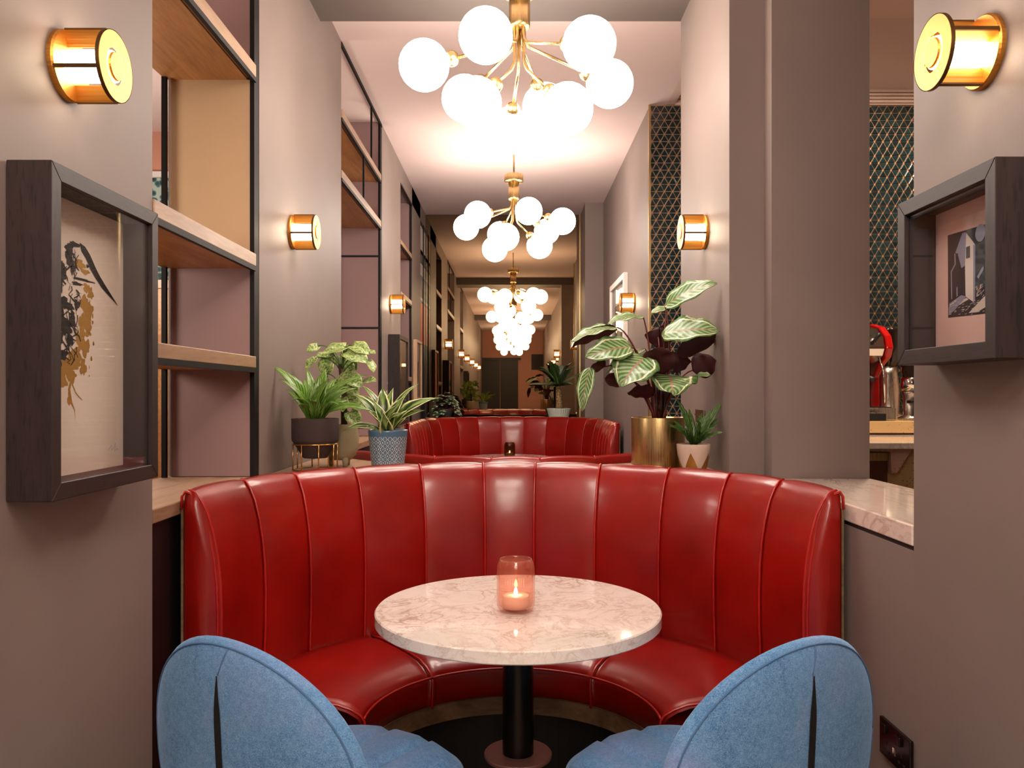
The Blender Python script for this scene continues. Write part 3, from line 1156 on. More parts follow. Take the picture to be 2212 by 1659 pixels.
MT['velvet_dark'] = plain('blue_velvet_seam', srgb(76, 116, 160), 0.9)
MT['slit'] = plain('dark_slit', srgb(7, 5, 5), 1.0)
chair(-.392, 1.725, R(-32), 'sky blue velvet chair beside the wall with the bird picture')
chair(.402, 1.725, R(32), 'sky blue velvet chair beside the black wall socket')
chair(-.53, 5.84, R(-10), 'blue velvet chair at the mirror-end marble table on the shelving side')
chair(.45, 5.84, R(10), 'blue velvet chair at the mirror-end marble table on the white picture side')


# ------------------------------------------------------------------ wall lights
def sconce_proto():
    t = thing('wall_sconce', 'x', 'wall light', (0, 0, 0))
    r, L = .067, .098
    v, f, u = lathe([(0, 0), (r, 0), (r, .008), (r - .003, .012), (0, .012)], seg=48, axis='X')
    mesh('back_disc', v, f, 'brass_x', t, False, local=True)
    v, f, u = lathe([(.036, L - .006), (r - .001, L - .006), (r, L - .003), (r - .001, L), (.036, L), (.036, L - .006)], seg=48, axis='X')
    mesh('front_disc', v, f, 'brass_x', t, False, local=True)
    v, f, u = lathe([(r + .0006, L - .007), (r + .0008, L - .0035), (r + .0006, L)], seg=48, axis='X')
    mesh('rim_band', v, f, 'bronze', t, True, local=True)
    for k in range(4):
        a = PI / 2 * k
        v, f = boxv(.010, L - .004, -.0022, .0022, .034, r - .0005)
        c, s = math.cos(a), math.sin(a)
        v = [(p_[0], p_[1] * c - p_[2] * s, p_[1] * s + p_[2] * c) for p_ in v]
        mesh('fin', v, f, 'brass_x', t, local=True)
        v, f = boxv(.012, L - .006, -.0038, .0038, r - .002, r + .0014)
        v = [(p_[0], p_[1] * c - p_[2] * s, p_[1] * s + p_[2] * c) for p_ in v]
        mesh('fin_edge', v, f, 'bronze', t, local=True)
    v, f, u = lathe([(0, .012), (.030, .012), (.0305, .016), (.0305, L - .010), (.0295, L - .004), (.024, L - .003)], seg=32, axis='X')
    mesh('light_tube', v, f, 'tube', t, True, local=True)
    v, f, u = lathe([(0, L + .002), (.0255, L + .002), (.027, L - .001), (.027, L - .006), (0, L - .006)], seg=32, axis='X')
    mesh('tube_cap', v, f, 'brass_x', t, False, local=True)
    return t


SC = sconce_proto()
first = True
for (x, y, rz, roll, lb) in ((XL, 1.564, 0, R(20), 'gold drum wall light above the bird picture'),
                             (XL, 3.17, 0, R(12), 'gold drum wall light above the plant in the charcoal pot'),
                             (XL, 5.73, 0, R(8), 'gold drum wall light above the deep dark frame by the tall shelving'),
                             (XR, 1.50, PI, R(14), 'gold drum wall light above the house print'),
                             (.756, 3.17, PI, R(-12), 'gold drum wall light above the calathea plant'),
                             (.849, 5.64, PI, R(-8), 'gold drum wall light next to the white framed picture'),
                             (XL, -.25, 0, 0, 'extra gold drum wall light added for brightness, one further down the aisle from the bird picture light'),  # unseen extra wall light, added to lift the front walls
                             (XR, -.25, PI, 0, 'extra gold drum wall light added for brightness, one further down the aisle from the house print light'),  # its twin opposite, likewise added for brightness
                             (XL, -1.9, 0, 0, 'gold drum wall light just before the rear beam on the bird picture wall'),
                             (XL, -3.6, 0, 0, 'gold drum wall light between the rear beam and the pink end wall'),
                             (XR, -1.9, PI, 0, 'gold drum wall light just before the rear beam on the house print wall')):
    s_ = SC if first else copy_tree(SC)
    first = False
    s_.location = (x, y, 1.932)
    s_.rotation_euler = (roll, 0, rz)
    s_['label'] = lb
    s_['group'] = 'gold drum wall lights'


# ------------------------------------------------------------------ chandeliers
gv, gf = sphere((0, 0, 0), .095, 28, 16)
GME = bpy.data.meshes.new('globe')
GME.from_pydata(gv, [], gf)
GME.polygons.foreach_set('use_smooth', [True] * len(GME.polygons))
GME.materials.append(MT['globe'])


def chandelier(x, y, az, azl, label, ups=None):
    t = thing('chandelier', label, 'chandelier', (x, y, 2.3), group='brass globe chandeliers')
    zb = 2.70
    v, f, u = lathe([(0, zb), (.036, zb), (.040, zb + .004), (.0408, zb + .016), (.0405, zb + .13), (0, zb + .13)], (x, y, 0), 32)
    mesh('body', v, f, 'brass', t, True)
    v, f, u = lathe([(0, 2.83), (.069, 2.83), (.070, 2.836), (.070, 2.876), (.066, 2.882), (0, 2.882)], (x, y, 0), 32)
    mesh('canopy', v, f, 'brass', t, True)
    v, f = tube([(x, y, 2.88), (x, y, ZC)], .006, 8)
    mesh('rod', v, f, 'brass', t, True)
    tips = []
    for k in range(6):
        a = R(az + 60 * k)
        tips.append((Vector((x + .345 * math.cos(a), y + .345 * math.sin(a), 2.53)), a))
    for k in range(3):
        a = R(azl + 120 * k)
        tips.append((Vector((x + .235 * math.cos(a), y + .235 * math.sin(a), 2.395)), a))
    for i, (g, a) in enumerate(tips):
        if ups:
            g = ups[i]
            a = math.atan2(g.y - y, g.x - x)
        rad = .020
        zz = zb - (.06 if i < 6 else .15)
        s0 = Vector((x + rad * math.cos(a), y + rad * math.sin(a), zb + .01))
        s1 = Vector((s0.x, s0.y, zz))
        d = (g - s1).normalized()
        cap = g - d * .108
        pts = [s0, s1 + Vector((0, 0, .03)), s1 + Vector((0, 0, .012)) + d * .006, s1 + d * .02, s1 + d * .035, cap]
        v, f = tube(pts, .0062, 8)
        arm = mesh('arm', v, f, 'brass', t, True)
        v, f = sphere(cap, .030, 16, 10)
        # ribbed socket ball flattened toward the globe
        mesh('socket', v, f, 'brass', arm, True)
        o = bpy.data.objects.new('globe', GME)
        COL.objects.link(o)
        o.parent = t
        o.location = g - ORG[t.name]
    return t


g1 = [P(916, 141, 3.05), P(1049, 77, 2.83), P(1273, 96, 2.86), P(1317, 181, 3.25), P(1004, 213, 3.33), P(1178, 230, 3.36), P(1029, 222, 3.03), P(1100, 283, 3.36), P(1226, 235, 2.99)]
chandelier(.027, 3.1, 14, 100, 'brass chandelier with nine lit white globes above the paired red booth backs', g1)
g2 = [P(1032, 464, 5.65), P(1007, 491, 6.0), P(1142, 456, 5.6), P(1215, 478, 5.78), P(1181, 500, 6.08), P(1080, 506, 6.1), P(1165.5, 531, 5.98), P(1092, 512, 5.56), P(1069, 538, 6.02)]
chandelier(.010, 5.85, 46, 38, 'brass chandelier with nine lit globes hanging closest to the bronze mirror', g2)
chandelier(.02, .35, 20, 60, 'brass globe chandelier over the aisle beside the bird picture')
chandelier(.01, -1.1, 33, 75, 'added brass globe chandelier brightening the aisle halfway between bird picture and rear ceiling beam')  # extra chandelier, added to brighten the front of the room
chandelier(.0, -2.55, 50, 10, 'brass globe chandelier right beside the rear ceiling beam')
chandelier(.0, -5.15, 5, 80, 'brass globe chandelier over the dark double door in the pink wall')


# ------------------------------------------------------------------ pictures
def onx(px, py, X):
    d = abs(X) * F / abs(px - VPX)
    return Vector((X, d, CAMH - (py - VPY) / F * d))


def frame_x(wx, side, y0, y1, z0, z1, depth, rail, label, mat='wenge', mat_h='wenge_h', paper='paper', lining='slate', recess=0.062, cat='picture'):
    """box frame on a wall x = wx; side=+1 faces +x"""
    t = thing('framed_picture', label, cat, (wx, (y0 + y1) / 2, z0))
    xf = wx + side * depth
    xb = wx + side * 0.002

    def quadbar(yz, m):
        V = [(xb, a, b) for a, b in yz] + [(xf, a, b) for a, b in yz]
        Fc = [(0, 1, 2, 3), (7, 6, 5, 4)] + [(i, i + 4, (i + 1) % 4 + 4, (i + 1) % 4) for i in range(4)]
        o = mesh('frame_rail', V, Fc, m, t)
        bevel(o, .0012, 1)
        bm = bmesh.new()
        bm.from_mesh(o.data)
        bmesh.ops.recalc_face_normals(bm, faces=bm.faces)
        bm.to_mesh(o.data)
        bm.free()
    r = rail
    quadbar([(y0, z0), (y0 + r, z0 + r), (y0 + r, z1 - r), (y0, z1)], mat)
    quadbar([(y1, z0), (y1, z1), (y1 - r, z1 - r), (y1 - r, z0 + r)], mat)
    quadbar([(y0, z1), (y0 + r, z1 - r), (y1 - r, z1 - r), (y1, z1)], mat_h)
    quadbar([(y0, z0), (y1, z0), (y1 - r, z0 + r), (y0 + r, z0 + r)], mat_h)
    xp = xf - side * recess
    a, b = sorted((xb, xp))
    box('mount', a, b, y0 + r, y1 - r, z0 + r, z1 - r, paper, t)
    # dark lining of the deep rebate
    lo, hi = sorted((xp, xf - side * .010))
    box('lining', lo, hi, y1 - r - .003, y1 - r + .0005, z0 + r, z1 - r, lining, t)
    lo, hi = sorted((xf - side * .010, xf - side * .008))
    box('glazing', lo, hi, y0 + r, y1 - r, z0 + r, z1 - r, 'pane', t)
    return t, xp


def blob(c, ry, rz, n=18, jag=.25, rot=0.0, seed=0):
    rg = random.Random(seed)
    ph = [rg.uniform(0, 6.28) for _ in range(4)]
    out_ = []
    for i in range(n):
        a = 2 * PI * i / n
        k = 1 + jag * (.5 * math.sin(3 * a + ph[0]) + .4 * math.sin(5 * a + ph[1]) + .3 * math.sin(8 * a + ph[2]))
        yy, zz = ry * k * math.cos(a), rz * k * math.sin(a)
        out_.append((c[0] + yy * math.cos(rot) - zz * math.sin(rot), c[1] + yy * math.sin(rot) + zz * math.cos(rot)))
    return out_


def flat_yz(polys, X, side, lift):
    """thin print shapes on an x plane"""
    V, Fc = [], []
    for k, p in enumerate(polys):
        n0 = len(V)
        x1 = X + side * (lift + .00002 * (k % 9))
        V += [(x1, a, b) for a, b in p]
        idx = list(range(n0, n0 + len(p)))
        area = sum(p[i][0] * p[(i + 1) % len(p)][1] - p[(i + 1) % len(p)][0] * p[i][1] for i in range(len(p)))
        if (area > 0) != (side > 0):
            idx = idx[::-1]
        Fc.append(tuple(idx))
    return V, Fc


def stroke(pts, wds):
    L_, R_ = [], []
    for i, (a, b) in enumerate(pts):
        p0, p1 = pts[max(0, i - 1)], pts[min(len(pts) - 1, i + 1)]
        dx, dy = p1[0] - p0[0], p1[1] - p0[1]
        l = math.hypot(dx, dy) or 1
        w_ = wds[i] if isinstance(wds, (list, tuple)) else wds
        L_.append((a - dy / l * w_, b + dx / l * w_))
        R_.append((a + dy / l * w_, b - dx / l * w_))
    return [[L_[i], L_[i + 1], R_[i + 1], R_[i]] for i in range(len(pts) - 1)]


fb, XP = frame_x(XL, 1, 1.376, 1.79, 1.115, 1.698, .080, .030, 'deep dark wood frame with a black and gold bird painting on the grey wall')


def bz(zx, zy):
    v = onx(90 + zx * .3976, 400 + zy * .3976, XP)
    return (v.y, v.z)


rg = random.Random(11)
blk, gld = [], []
blk.append([bz(*p_) for p_ in ((205, 312), (235, 335), (262, 380), (290, 445), (312, 490), (345, 545), (415, 658), (330, 565), (290, 505), (262, 455), (240, 400), (215, 360))])
for i_, (a_, b_, r1, r2) in enumerate(((150, 345, 18, 34), (180, 322, 24, 20), (145, 390, 14, 42), (165, 440, 9, 40), (105, 435, 14, 18), (108, 480, 20, 34), (95, 540, 16, 40), (225, 515, 48, 18), (190, 535, 24, 14), (120, 640, 26, 34), (100, 720, 24, 50), (150, 660, 20, 20), (130, 770, 26, 44), (150, 840, 16, 34), (95, 830, 16, 40), (110, 920, 26, 26), (90, 960, 12, 44), (165, 730, 14, 40), (190, 650, 12, 26), (85, 1130, 7, 34), (80, 1190, 5, 20), (248, 440, 7, 10))):
    yy, zz = bz(a_, b_)
    y2, z2 = bz(a_ + r1, b_ + r2)
    blk.append(blob((yy, zz), abs(y2 - yy) * 1.15, abs(z2 - zz) * 1.15, 26, .32, 0, i_))
for i_ in range(46):
    a_, b_ = rg.uniform(85, 205), rg.uniform(330, 900)
    pts_ = [bz(a_, b_)]
    for k_ in range(4):
        a_ = min(225, max(80, a_ + rg.uniform(-22, 24)))
        b_ += rg.uniform(4, 34)
        pts_.append(bz(a_, b_))
    blk.extend(stroke(pts_, [rg.uniform(.0005, .002) for _ in pts_]))
for i_, (a_, b_, r1, r2) in enumerate(((265, 590, 14, 30), (245, 560, 18, 26), (250, 690, 24, 60), (230, 640, 22, 40), (220, 760, 16, 60), (250, 780, 16, 40), (205, 840, 16, 50), (235, 880, 22, 46), (180, 930, 34, 40), (150, 980, 50, 30), (120, 1000, 36, 44), (110, 1060, 24, 40), (160, 1040, 24, 30), (225, 990, 16, 40), (150, 1160, 10, 34), (205, 430, 26, 30), (235, 470, 22, 18))):
    yy, zz = bz(a_, b_)
    y2, z2 = bz(a_ + r1, b_ + r2)
    gld.append(blob((yy, zz), abs(y2 - yy) * 1.1, abs(z2 - zz) * 1.1, 26, .35, 0, 50 + i_))
for i_ in range(26):
    a_, b_ = rg.uniform(180, 285), rg.uniform(540, 1040)
    yy, zz = bz(a_, b_)
    gld.append(blob((yy, zz), .0035 * rg.random() + .001, .005 * rg.random() + .001, 8, .2, 0, 90 + i_))
gld.extend(stroke([bz(160, 1060), bz(148, 1110), bz(160, 1180), bz(178, 1220), bz(182, 1268)], [.003, .004, .003, .0012, .0004]))
gld.extend(stroke([bz(165, 1080), bz(185, 1130), bz(220, 1168)], [.002, .0014, .0005]))
v_, f_ = flat_yz(gld, XP, 1, .0003)
mesh('gold_print', v_, f_, 'gold_ink', fb)
v_, f_ = flat_yz(blk, XP, 1, .0007)
mesh('black_print', v_, f_, 'ink', fb)
sg = [(360, 1440), (372, 1422), (380, 1412), (378, 1440), (390, 1425), (398, 1400), (394, 1445), (408, 1432), (414, 1438)]
v_, f_ = flat_yz(stroke([bz(*p_) for p_ in sg], .00035), XP, 1, .0006)
mesh('signature', v_, f_, 'slate', fb)

fh, XH = frame_x(XR, -1, 1.333, 1.672, 1.358, 1.691, .080, .030, 'deep dark wood frame with a print of a pale house on pink', paper='pink_paper')


def hz(zx, zy):
    v = onx(1930 + zx * .2834, 330 + zy * .2834, XH)
    return (v.y, v.z)


shapes = [
    ('print_ground', srgb(44, 42, 50), [[(415, 630), (690, 548), (800, 515), (800, 1215), (690, 1228), (418, 1258)]]),
    ('print_pale', srgb(226, 216, 206), [[(558, 610), (625, 700), (612, 1138), (552, 1095), (545, 700)], [(424, 1205), (425, 1180), (560, 1105), (575, 1118)], [(575, 1222), (690, 1100), (800, 1020), (800, 1120), (640, 1215)]]),
    ('print_blue', srgb(150, 152, 176), [[(528, 612), (558, 605), (548, 860), (522, 880), (498, 790), (476, 760)], [(612, 700), (628, 705), (626, 1130), (612, 1138)], [(424, 1240), (430, 1150), (520, 1085), (560, 1095), (470, 1200)], [(652, 962), (640, 945), (675, 880), (690, 862), (692, 890), (668, 930)], [(440, 905), (470, 850), (468, 770), (476, 768), (478, 850), (448, 910), (452, 1115), (444, 1118)], [(484, 1030), (492, 1018), (494, 1090), (484, 1100)]]),
    ('print_dark', srgb(28, 26, 30), [[(558, 720), (588, 708), (588, 798), (558, 808)], [(478, 770), (496, 765), (496, 820), (480, 825)]]),
]
for k_, (nm_, col_, pl_) in enumerate(shapes):
    MT[nm_] = plain(nm_, col_, .8)
    v_, f_ = flat_yz([[hz(*p_) for p_ in q_] for q_ in pl_], XH, -1, .0003 + .0003 * k_)
    mesh(nm_, v_, f_, nm_, fh)
moon = blob(hz(665, 610), .016, .016, 20, .0)
v_, f_ = flat_yz([moon], XH, -1, .0008)
mesh('print_moon', v_, f_, 'print_blue', fh)
hat = []
for i_ in range(60):
    a_, b_ = rg.uniform(430, 690), rg.uniform(1120, 1235)
    hat.extend(stroke([hz(a_, b_), hz(a_ + 16, b_ - 7)], .0004))
for i_ in range(40):
    a_, b_ = rg.uniform(632, 690), rg.uniform(1010, 1100)
    hat.extend(stroke([hz(a_, b_), hz(a_ + 10, b_ - 14)], .0004))
v_, f_ = flat_yz(hat, XH, -1, .0016)
mesh('print_hatching', v_, f_, 'print_pale', fh)

f3, X3 = frame_x(XL, 1, 5.62, 6.10, 1.08, 1.712, .080, .030, 'deep dark frame holding a pale print on the pier between two shelving bays')
v_, f_ = flat_yz([blob((5.9, 1.36), .08, .13, 26, .5, 0, 4), blob((5.86, 1.52), .05, .06, 20, .5, 0, 9)], X3, 1, .0006)
mesh('black_print', v_, f_, 'ink', f3)
f4, X4 = frame_x(XL, 1, 7.02, 7.42, 1.24, 1.77, .036, .022, 'light ash frame with a pale print near the bronze mirror', 'ash_frame', 'ash_frame', recess=.02)
v_, f_ = flat_yz([blob((7.22, 1.48), .07, .14, 26, .5, 0, 14)], X4, 1, .0006)
mesh('black_print', v_, f_, 'ink', f4)
f5, X5 = frame_x(.849, -1, 5.93, 6.78, 1.43, 2.19, .035, .045, 'white framed picture with a wide white mount on the wall beside the bar', 'white', 'white', paper='white', lining='white', recess=.018)
for nm_, col_, (a0, a1, b0, b1) in (('print_navy', srgb(44, 52, 66), (6.14, 6.58, 1.62, 2.0)), ('print_sand', srgb(186, 176, 160), (6.22, 6.42, 1.62, 1.86)), ('print_green', srgb(78, 104, 96), (6.42, 6.58, 1.62, 1.74))):
    MT[nm_] = plain(nm_, col_, .8)
    v_, f_ = flat_yz([[(a0, b0), (a1, b0), (a1, b1), (a0, b1)]], X5, -1, .0004 if nm_ == 'print_navy' else .0008)
    mesh(nm_, v_, f_, nm_, f5)

# tall graphic panel in the last bay
ga = thing('graphic_panel', 'tall navy, white and orange graphic panel beside the bronze mirror', 'artwork', (XL - .01, 7.82, 1.02))
MT['gp_navy'] = plain('navy_print', srgb(34, 36, 62), .5)
MT['gp_white'] = plain('white_print', srgb(228, 218, 210), .5)
MT['gp_orange'] = plain('orange_print', srgb(222, 70, 34), .5)
MT['gp_grey'] = plain('slate_print', srgb(88, 92, 106), .5)
box('board', XL - .03, XL - .002, 7.59, 8.03, 1.03, 2.92, 'gp_navy', ga)
for (nm_, z0_, z1_, y0_, y1_) in (('gp_white', 2.62, 2.88, 7.62, 8.02), ('gp_grey', 2.55, 2.66, 7.62, 8.02), ('gp_white', 2.42, 2.53, 7.62, 8.02), ('gp_grey', 2.30, 2.42, 7.62, 8.02), ('gp_white', 2.18, 2.21, 7.62, 8.02), ('gp_orange', 1.78, 2.16, 7.62, 8.02)):
    box('print_block', XL - .002, XL - .0005, y0_, y1_, z0_, z1_, nm_, ga)
box('steel_post', XL - .0005, XL + .008, 7.80, 7.815, 1.03, 2.92, 'steel_black', ga)

# ------------------------------------------------------------------ sockets
so = thing('wall_socket', 'black double power socket with switches and a USB port low on the wall', 'socket', (XR, 1.835, .455))
box('plate', XR - .010, XR - .001, 1.763, 1.909, .455, .541, 'sock', so, .002) if 'sock' in MT else None
MT['sock'] = plain('black_nickel', srgb(34, 26, 26), 0.22, 0.6)
MT['sock_dark'] = plain('socket_black', srgb(10, 9, 9), 0.4)
if not so.children:
    box('plate', XR - .010, XR - .001, 1.763, 1.909, .455, .541, 'sock', so, .002)
for yy in (1.800, 1.872):
    box('switch', XR - .016, XR - .009, yy - .012 + .012, yy + .024, .512, .532, 'sock', so, .002)
    for (dy, dz, wy, hz_) in ((0, .026, .004, .009), (-.011, .010, .009, .004), (.011, .010, .009, .004)):
        box('pin_hole', XR - .0112, XR - .0095, yy + dy - wy / 2, yy + dy + wy / 2, .462 + dz, .462 + dz + hz_, 'sock_dark', so)
box('usb_port', XR - .0115, XR - .0095, 1.831, 1.841, .478, .496, 'chrome', so)
so = thing('wall_socket', 'small chrome socket on the wall behind the little fern', 'socket', (.756, 3.24, 1.17))
box('plate', .748, .755, 3.17, 3.31, 1.15, 1.236, 'chrome', so, .002)
box('switch', .744, .749, 3.20, 3.23, 1.18, 1.21, 'sock_dark', so)


# ------------------------------------------------------------------ plants
def leaf(parent, base, tip, width, n, tops, shape='ovate', arch=.12, fold=.25, wave=.0, nl=10, nw=5, freq=3, droop=0.0, thick=.0009, name='leaf'):
    base, tip = Vector(base), Vector(tip)
    a = tip - base
    L = a.length
    n = Vector(n).normalized()
    side = a.cross(n)
    if side.length < 1e-6:
        side = a.cross(Vector((0.3, 1, 0.2)))
    side.normalize()
    n2 = side.cross(a).normalized()
    V, Fc, U = [], [], []
    ph = random.uniform(0, 6.28)
    for i in range(nl + 1):
        t = i / nl
        if shape == 'ovate':
            wv = math.sin(PI * min(1, t ** .72 * .99 + .006)) ** .72
        elif shape == 'lance':
            wv = max(.10 if t < .5 else .0, math.sin(PI * t ** .92) ** .95)
        elif shape == 'heart':
            wv = (math.sin(PI * (t * .86 + .14)) ** .75) * (1.06 - .25 * t)
        else:
            wv = max(.12 if t < .5 else 0.0, math.sin(PI * t) ** .5)
        wv = max(wv, .004)
        c = base + a * t + n2 * (arch * L * (4 * t * (1 - t)) * .5 - droop * L * t * t * .0)
        if droop:
            c = c + Vector((0, 0, -1)) * droop * L * (t * t - t)* -1 * 0 + n2 * 0
        for j in range(nw):
            u = -1 + 2 * j / (nw - 1)
            hw = wv * width * .5
            lift = fold * abs(u) * hw + wave * width * math.sin(freq * 6.283 * t + ph + (1.3 if u > 0 else 0)) * u * u
            back = (-.10 * L * abs(u) ** 1.5 * max(0, 1 - t * 4)) if shape == 'heart' else 0
            p_ = c + side * u * hw + n2 * lift + a.normalized() * back
            V.append(tuple(p_))
            U.append((u * .5 + .5, t))
    for i in range(nl):
        for j in range(nw - 1):
            Fc.append((i * nw + j, i * nw + j + 1, (i + 1) * nw + j + 1, (i + 1) * nw + j))
    # make the first polygon face along n2
    v0, v1, v3 = Vector(V[0]), Vector(V[1]), Vector(V[nw])
    mid = nl // 2 * nw
    e1 = Vector(V[mid + 1]) - Vector(V[mid])
    e2 = Vector(V[mid + nw]) - Vector(V[mid])
    if e1.cross(e2).dot(n2) < 0:
        Fc = [q_[::-1] for q_ in Fc]
    o = mesh(name, V, Fc, None, parent, True, uvs=U, mats=list(tops))
    s = o.modifiers.new('thickness', 'SOLIDIFY')
    s.thickness = thick
    s.offset = -1
    s.material_offset = 1
    s.material_offset_rim = 1
    return o


def stem(parent, pts, r, mat, name='stem'):
    v, f = tube(pts, r, 7)
    return mesh(name, v, f, mat, parent, True)


def bez(p0, p1, p2, n=8):
    p0, p1, p2 = Vector(p0), Vector(p1), Vector(p2)
    return [p0 * (1 - t) ** 2 + p1 * 2 * t * (1 - t) + p2 * t * t for t in [i / n for i in range(n + 1)]]


def pebbles(parent, c, r, n=46, s=.008, mat='pebble'):
    parts = []
    rg_ = random.Random(n)
    for i in range(n):
        a, k = rg_.uniform(0, 6.28), math.sqrt(rg_.random()) * (r - s)
        parts.append(sphere((c[0] + k * math.cos(a), c[1] + k * math.sin(a), c[2] + rg_.uniform(-.002, .004)), s * rg_.uniform(.6, 1.1), 7, 5, .8))
    v, f = merge(parts)
    o = mesh('clay_pebbles', v, f, mat, parent, True)
    o['kind'] = 'stuff'
    v, f, u = lathe([(0, -.002), (r, -.002)], c, 24)
    mesh('soil', v, f, 'stem_brown', parent)


def pot(parent, prof, c, mat, seg=48, smooth=True):
    v, f, u = lathe(prof, c, seg)
    return mesh('pot', v, f, mat, parent, smooth, uvs=u)


TOPZ = 1.0155
# --- broad-leaved plant in charcoal pot on a gold stand
c = P(681, 850, 3.0)
pc_ = (c.x, 3.0, TOPZ)
st = thing('plant_stand', 'gold wire plant stand on the oak top behind the booth', 'plant stand', pc_)
zr_ = TOPZ + .098
v_, f_ = tube([(pc_[0] + .081 * math.cos(2 * PI * i / 40), 3.0 + .081 * math.sin(2 * PI * i / 40), zr_) for i in range(41)], .0028, 8)
mesh('ring', v_, f_, 'gold_wire', st, True)
v_, f_ = tube([(pc_[0] + .081 * math.cos(2 * PI * i / 40), 3.0 + .081 * math.sin(2 * PI * i / 40), TOPZ + .004) for i in range(41)], .0026, 8)
mesh('ring', v_, f_, 'gold_wire', st, True)
for k_ in range(8):
    a_ = R(22 + 45 * k_)
    v_, f_ = tube([(pc_[0] + .081 * math.cos(a_), 3.0 + .081 * math.sin(a_), TOPZ + .002), (pc_[0] + .081 * math.cos(a_), 3.0 + .081 * math.sin(a_), zr_)], .0026, 8)
    mesh('rod', v_, f_, 'gold_wire', st, True)
lp = thing('potted_plant', 'bright green broad-leaved plant in a charcoal pot held by the gold stand', 'plant', (pc_[0], 3.0, TOPZ + .05))
pot(lp, [(0, .046), (.043, .046), (.046, .05), (.076, .099), (.083, .108), (.0855, .115), (.0862, .19), (.0848, .1925), (.081, .1925), (.079, .178)], pc_, 'pot_dark')
pebbles(lp, (pc_[0], 3.0, TOPZ + .184), .079)
LB = (pc_[0], 3.0, TOPZ + .18)


def zpx(zx, zy):
    return 560 + zx * .19286, 700 + zy * .19286


def rosette(parent, base, tips, mats, shape='lance', spread=.02, zconv=zpx, depth=3.0, arch=.42, **kw):
    for (zx, zy, dd, wz, nn) in tips:
        px, py = zconv(zx, zy)
        tip = P(px, py, depth + dd)
        dx = tip - Vector(base)
        b = Vector(base) + Vector((dx.x, dx.y, 0)).normalized() * spread + Vector((0, 0, -.004))
        n = Vector(nn) if nn else Vector((-dx.x * .6, -dx.y * .6 - .25, max(.25, abs(dx.length) - .4 * dx.z)))
        leaf(parent, b, tip, wz * 1.3 * .19286 / F * depth, n, mats, shape, arch, .3, .05, 10, 5, 2, **kw)


rosette(lp, LB, [(150, 465, -.05, 120, (0.3, -.7, .8)), (222, 612, -.09, 56, None), (345, 840, -.13, 100, (-.2, -.5, .9)), (525, 490, .03, 95, (.5, -.85, .2)),
                 (750, 500, -.03, 150, (-.1, -1, .12)), (1215, 572, -.02, 100, (-.3, -.6, .8)), (1018, 692, -.06, 90, (-.2, -.6, .8)), (1240, 965, -.06, 110, (.2, -.6, .8)),
                 (380, 640, .06, 60, None), (300, 735, .02, 60, None), (640, 870, -.17, 70, (0, -.5, .9)), (900, 900, -.13, 75, (.2, -.5, .9)), (430, 905, -.12, 70, (-.2, -.5, .9)), (760, 640, -.10, 90, (-.2, -.9, .4)),
                 (690, 620, .08, 110, None), (880, 600, .09, 90, None), (590, 640, -.08, 90, (.3, -.9, .3))], ('lf_lily', 'lf_lily_u'))

rgl = random.Random(3)
rosette(lp, LB, [(rgl.uniform(240, 1120), rgl.uniform(600, 860), rgl.uniform(-.10, .10), rgl.uniform(60, 95), None) for _ in range(15)], ('lf_lily', 'lf_lily_u'))

# --- heart-leaved climber in the beige footed pot
pcx = P(737, 850, 3.17).x
pb = (pcx, 3.17, TOPZ)
pp = thing('potted_plant', 'speckled heart-leaved climber in a rounded beige footed pot', 'plant', pb)
pot(pp, [(0, .026), (.040, .026), (.058, .045), (.068, .075), (.0685, .11), (.064, .15), (.061, .165), (.058, .165), (.06, .13)], pb, 'pot_beige')
for k_ in range(3):
    a_ = R(-90 + 120 * k_ + 35)
    v_, f_ = tube([(pb[0] + .036 * math.cos(a_), pb[1] + .036 * math.sin(a_), TOPZ + .045), (pb[0] + .042 * math.cos(a_), pb[1] + .042 * math.sin(a_), TOPZ + .001)], [.016, .0085], 12)
    mesh('pot_foot', v_, f_, 'pot_beige', pp, True)
pebbles(pp, (pb[0], pb[1], TOPZ + .155), .058, 30)
v_, f_ = tube([(pb[0] + .012, pb[1], TOPZ + .14), (pb[0] + .01, pb[1], TOPZ + .30), (pb[0] - .005, pb[1] + .005, TOPZ + .40)], [.013, .012, .009], 9)
mesh('moss_pole', v_, f_, 'stem_brown', pp, True)
hl = [(850, 300, -.03, 190, (-.2, -.6, .9), (-1, .35)), (1130, 285, -.02, 165, (.2, -.7, .7), (1, .5)), (600, 275, .0, 90, (0, -.9, .4), (-.8, .5)), (580, 440, .02, 110, (-.4, -.8, .5), (-.7, 1)),
      (1080, 370, -.05, 200, (.1, -.7, .8), (1, .5)), (1245, 470, -.02, 110, (.8, -.7, .2), (.5, 1)), (920, 430, .04, 120, (0, -1, .2), (.2, 1)), (740, 470, .03, 140, (-.2, -1, .2), (-.2, 1)),
      (1235, 640, -.03, 110, (.1, -.6, .8), (1, 0)), (1060, 640, -.06, 150, (0, -.8, .7), (.8, .6)), (935, 900, -.08, 110, (0, -1, .2), (.1, 1)), (1130, 900, -.06, 150, (.2, -.9, .4), (1, .5)),
      (850, 860, -.04, 120, (-.3, -.8, .5), (-.8, .4)), (1060, 1060, -.07, 140, (.2, -.9, .4), (.5, .6)), (960, 620, -.06, 130, (-.1, -.8, .7), (-.6, .5)), (1050, 740, -.05, 120, (.2, -.9, .5), (.7, .8)),
      (700, 360, .05, 100, None, (-1, .3)), (980, 300, .05, 100, None, (.3, -.5)), (1250, 320, .0, 80, (.5, -.6, .5), (1, .3)), (870, 720, .02, 120, (-.2, -.9, .4), (-.5, .7)), (1000, 500, .02, 120, (0, -.9, .4), (.3, .8))]
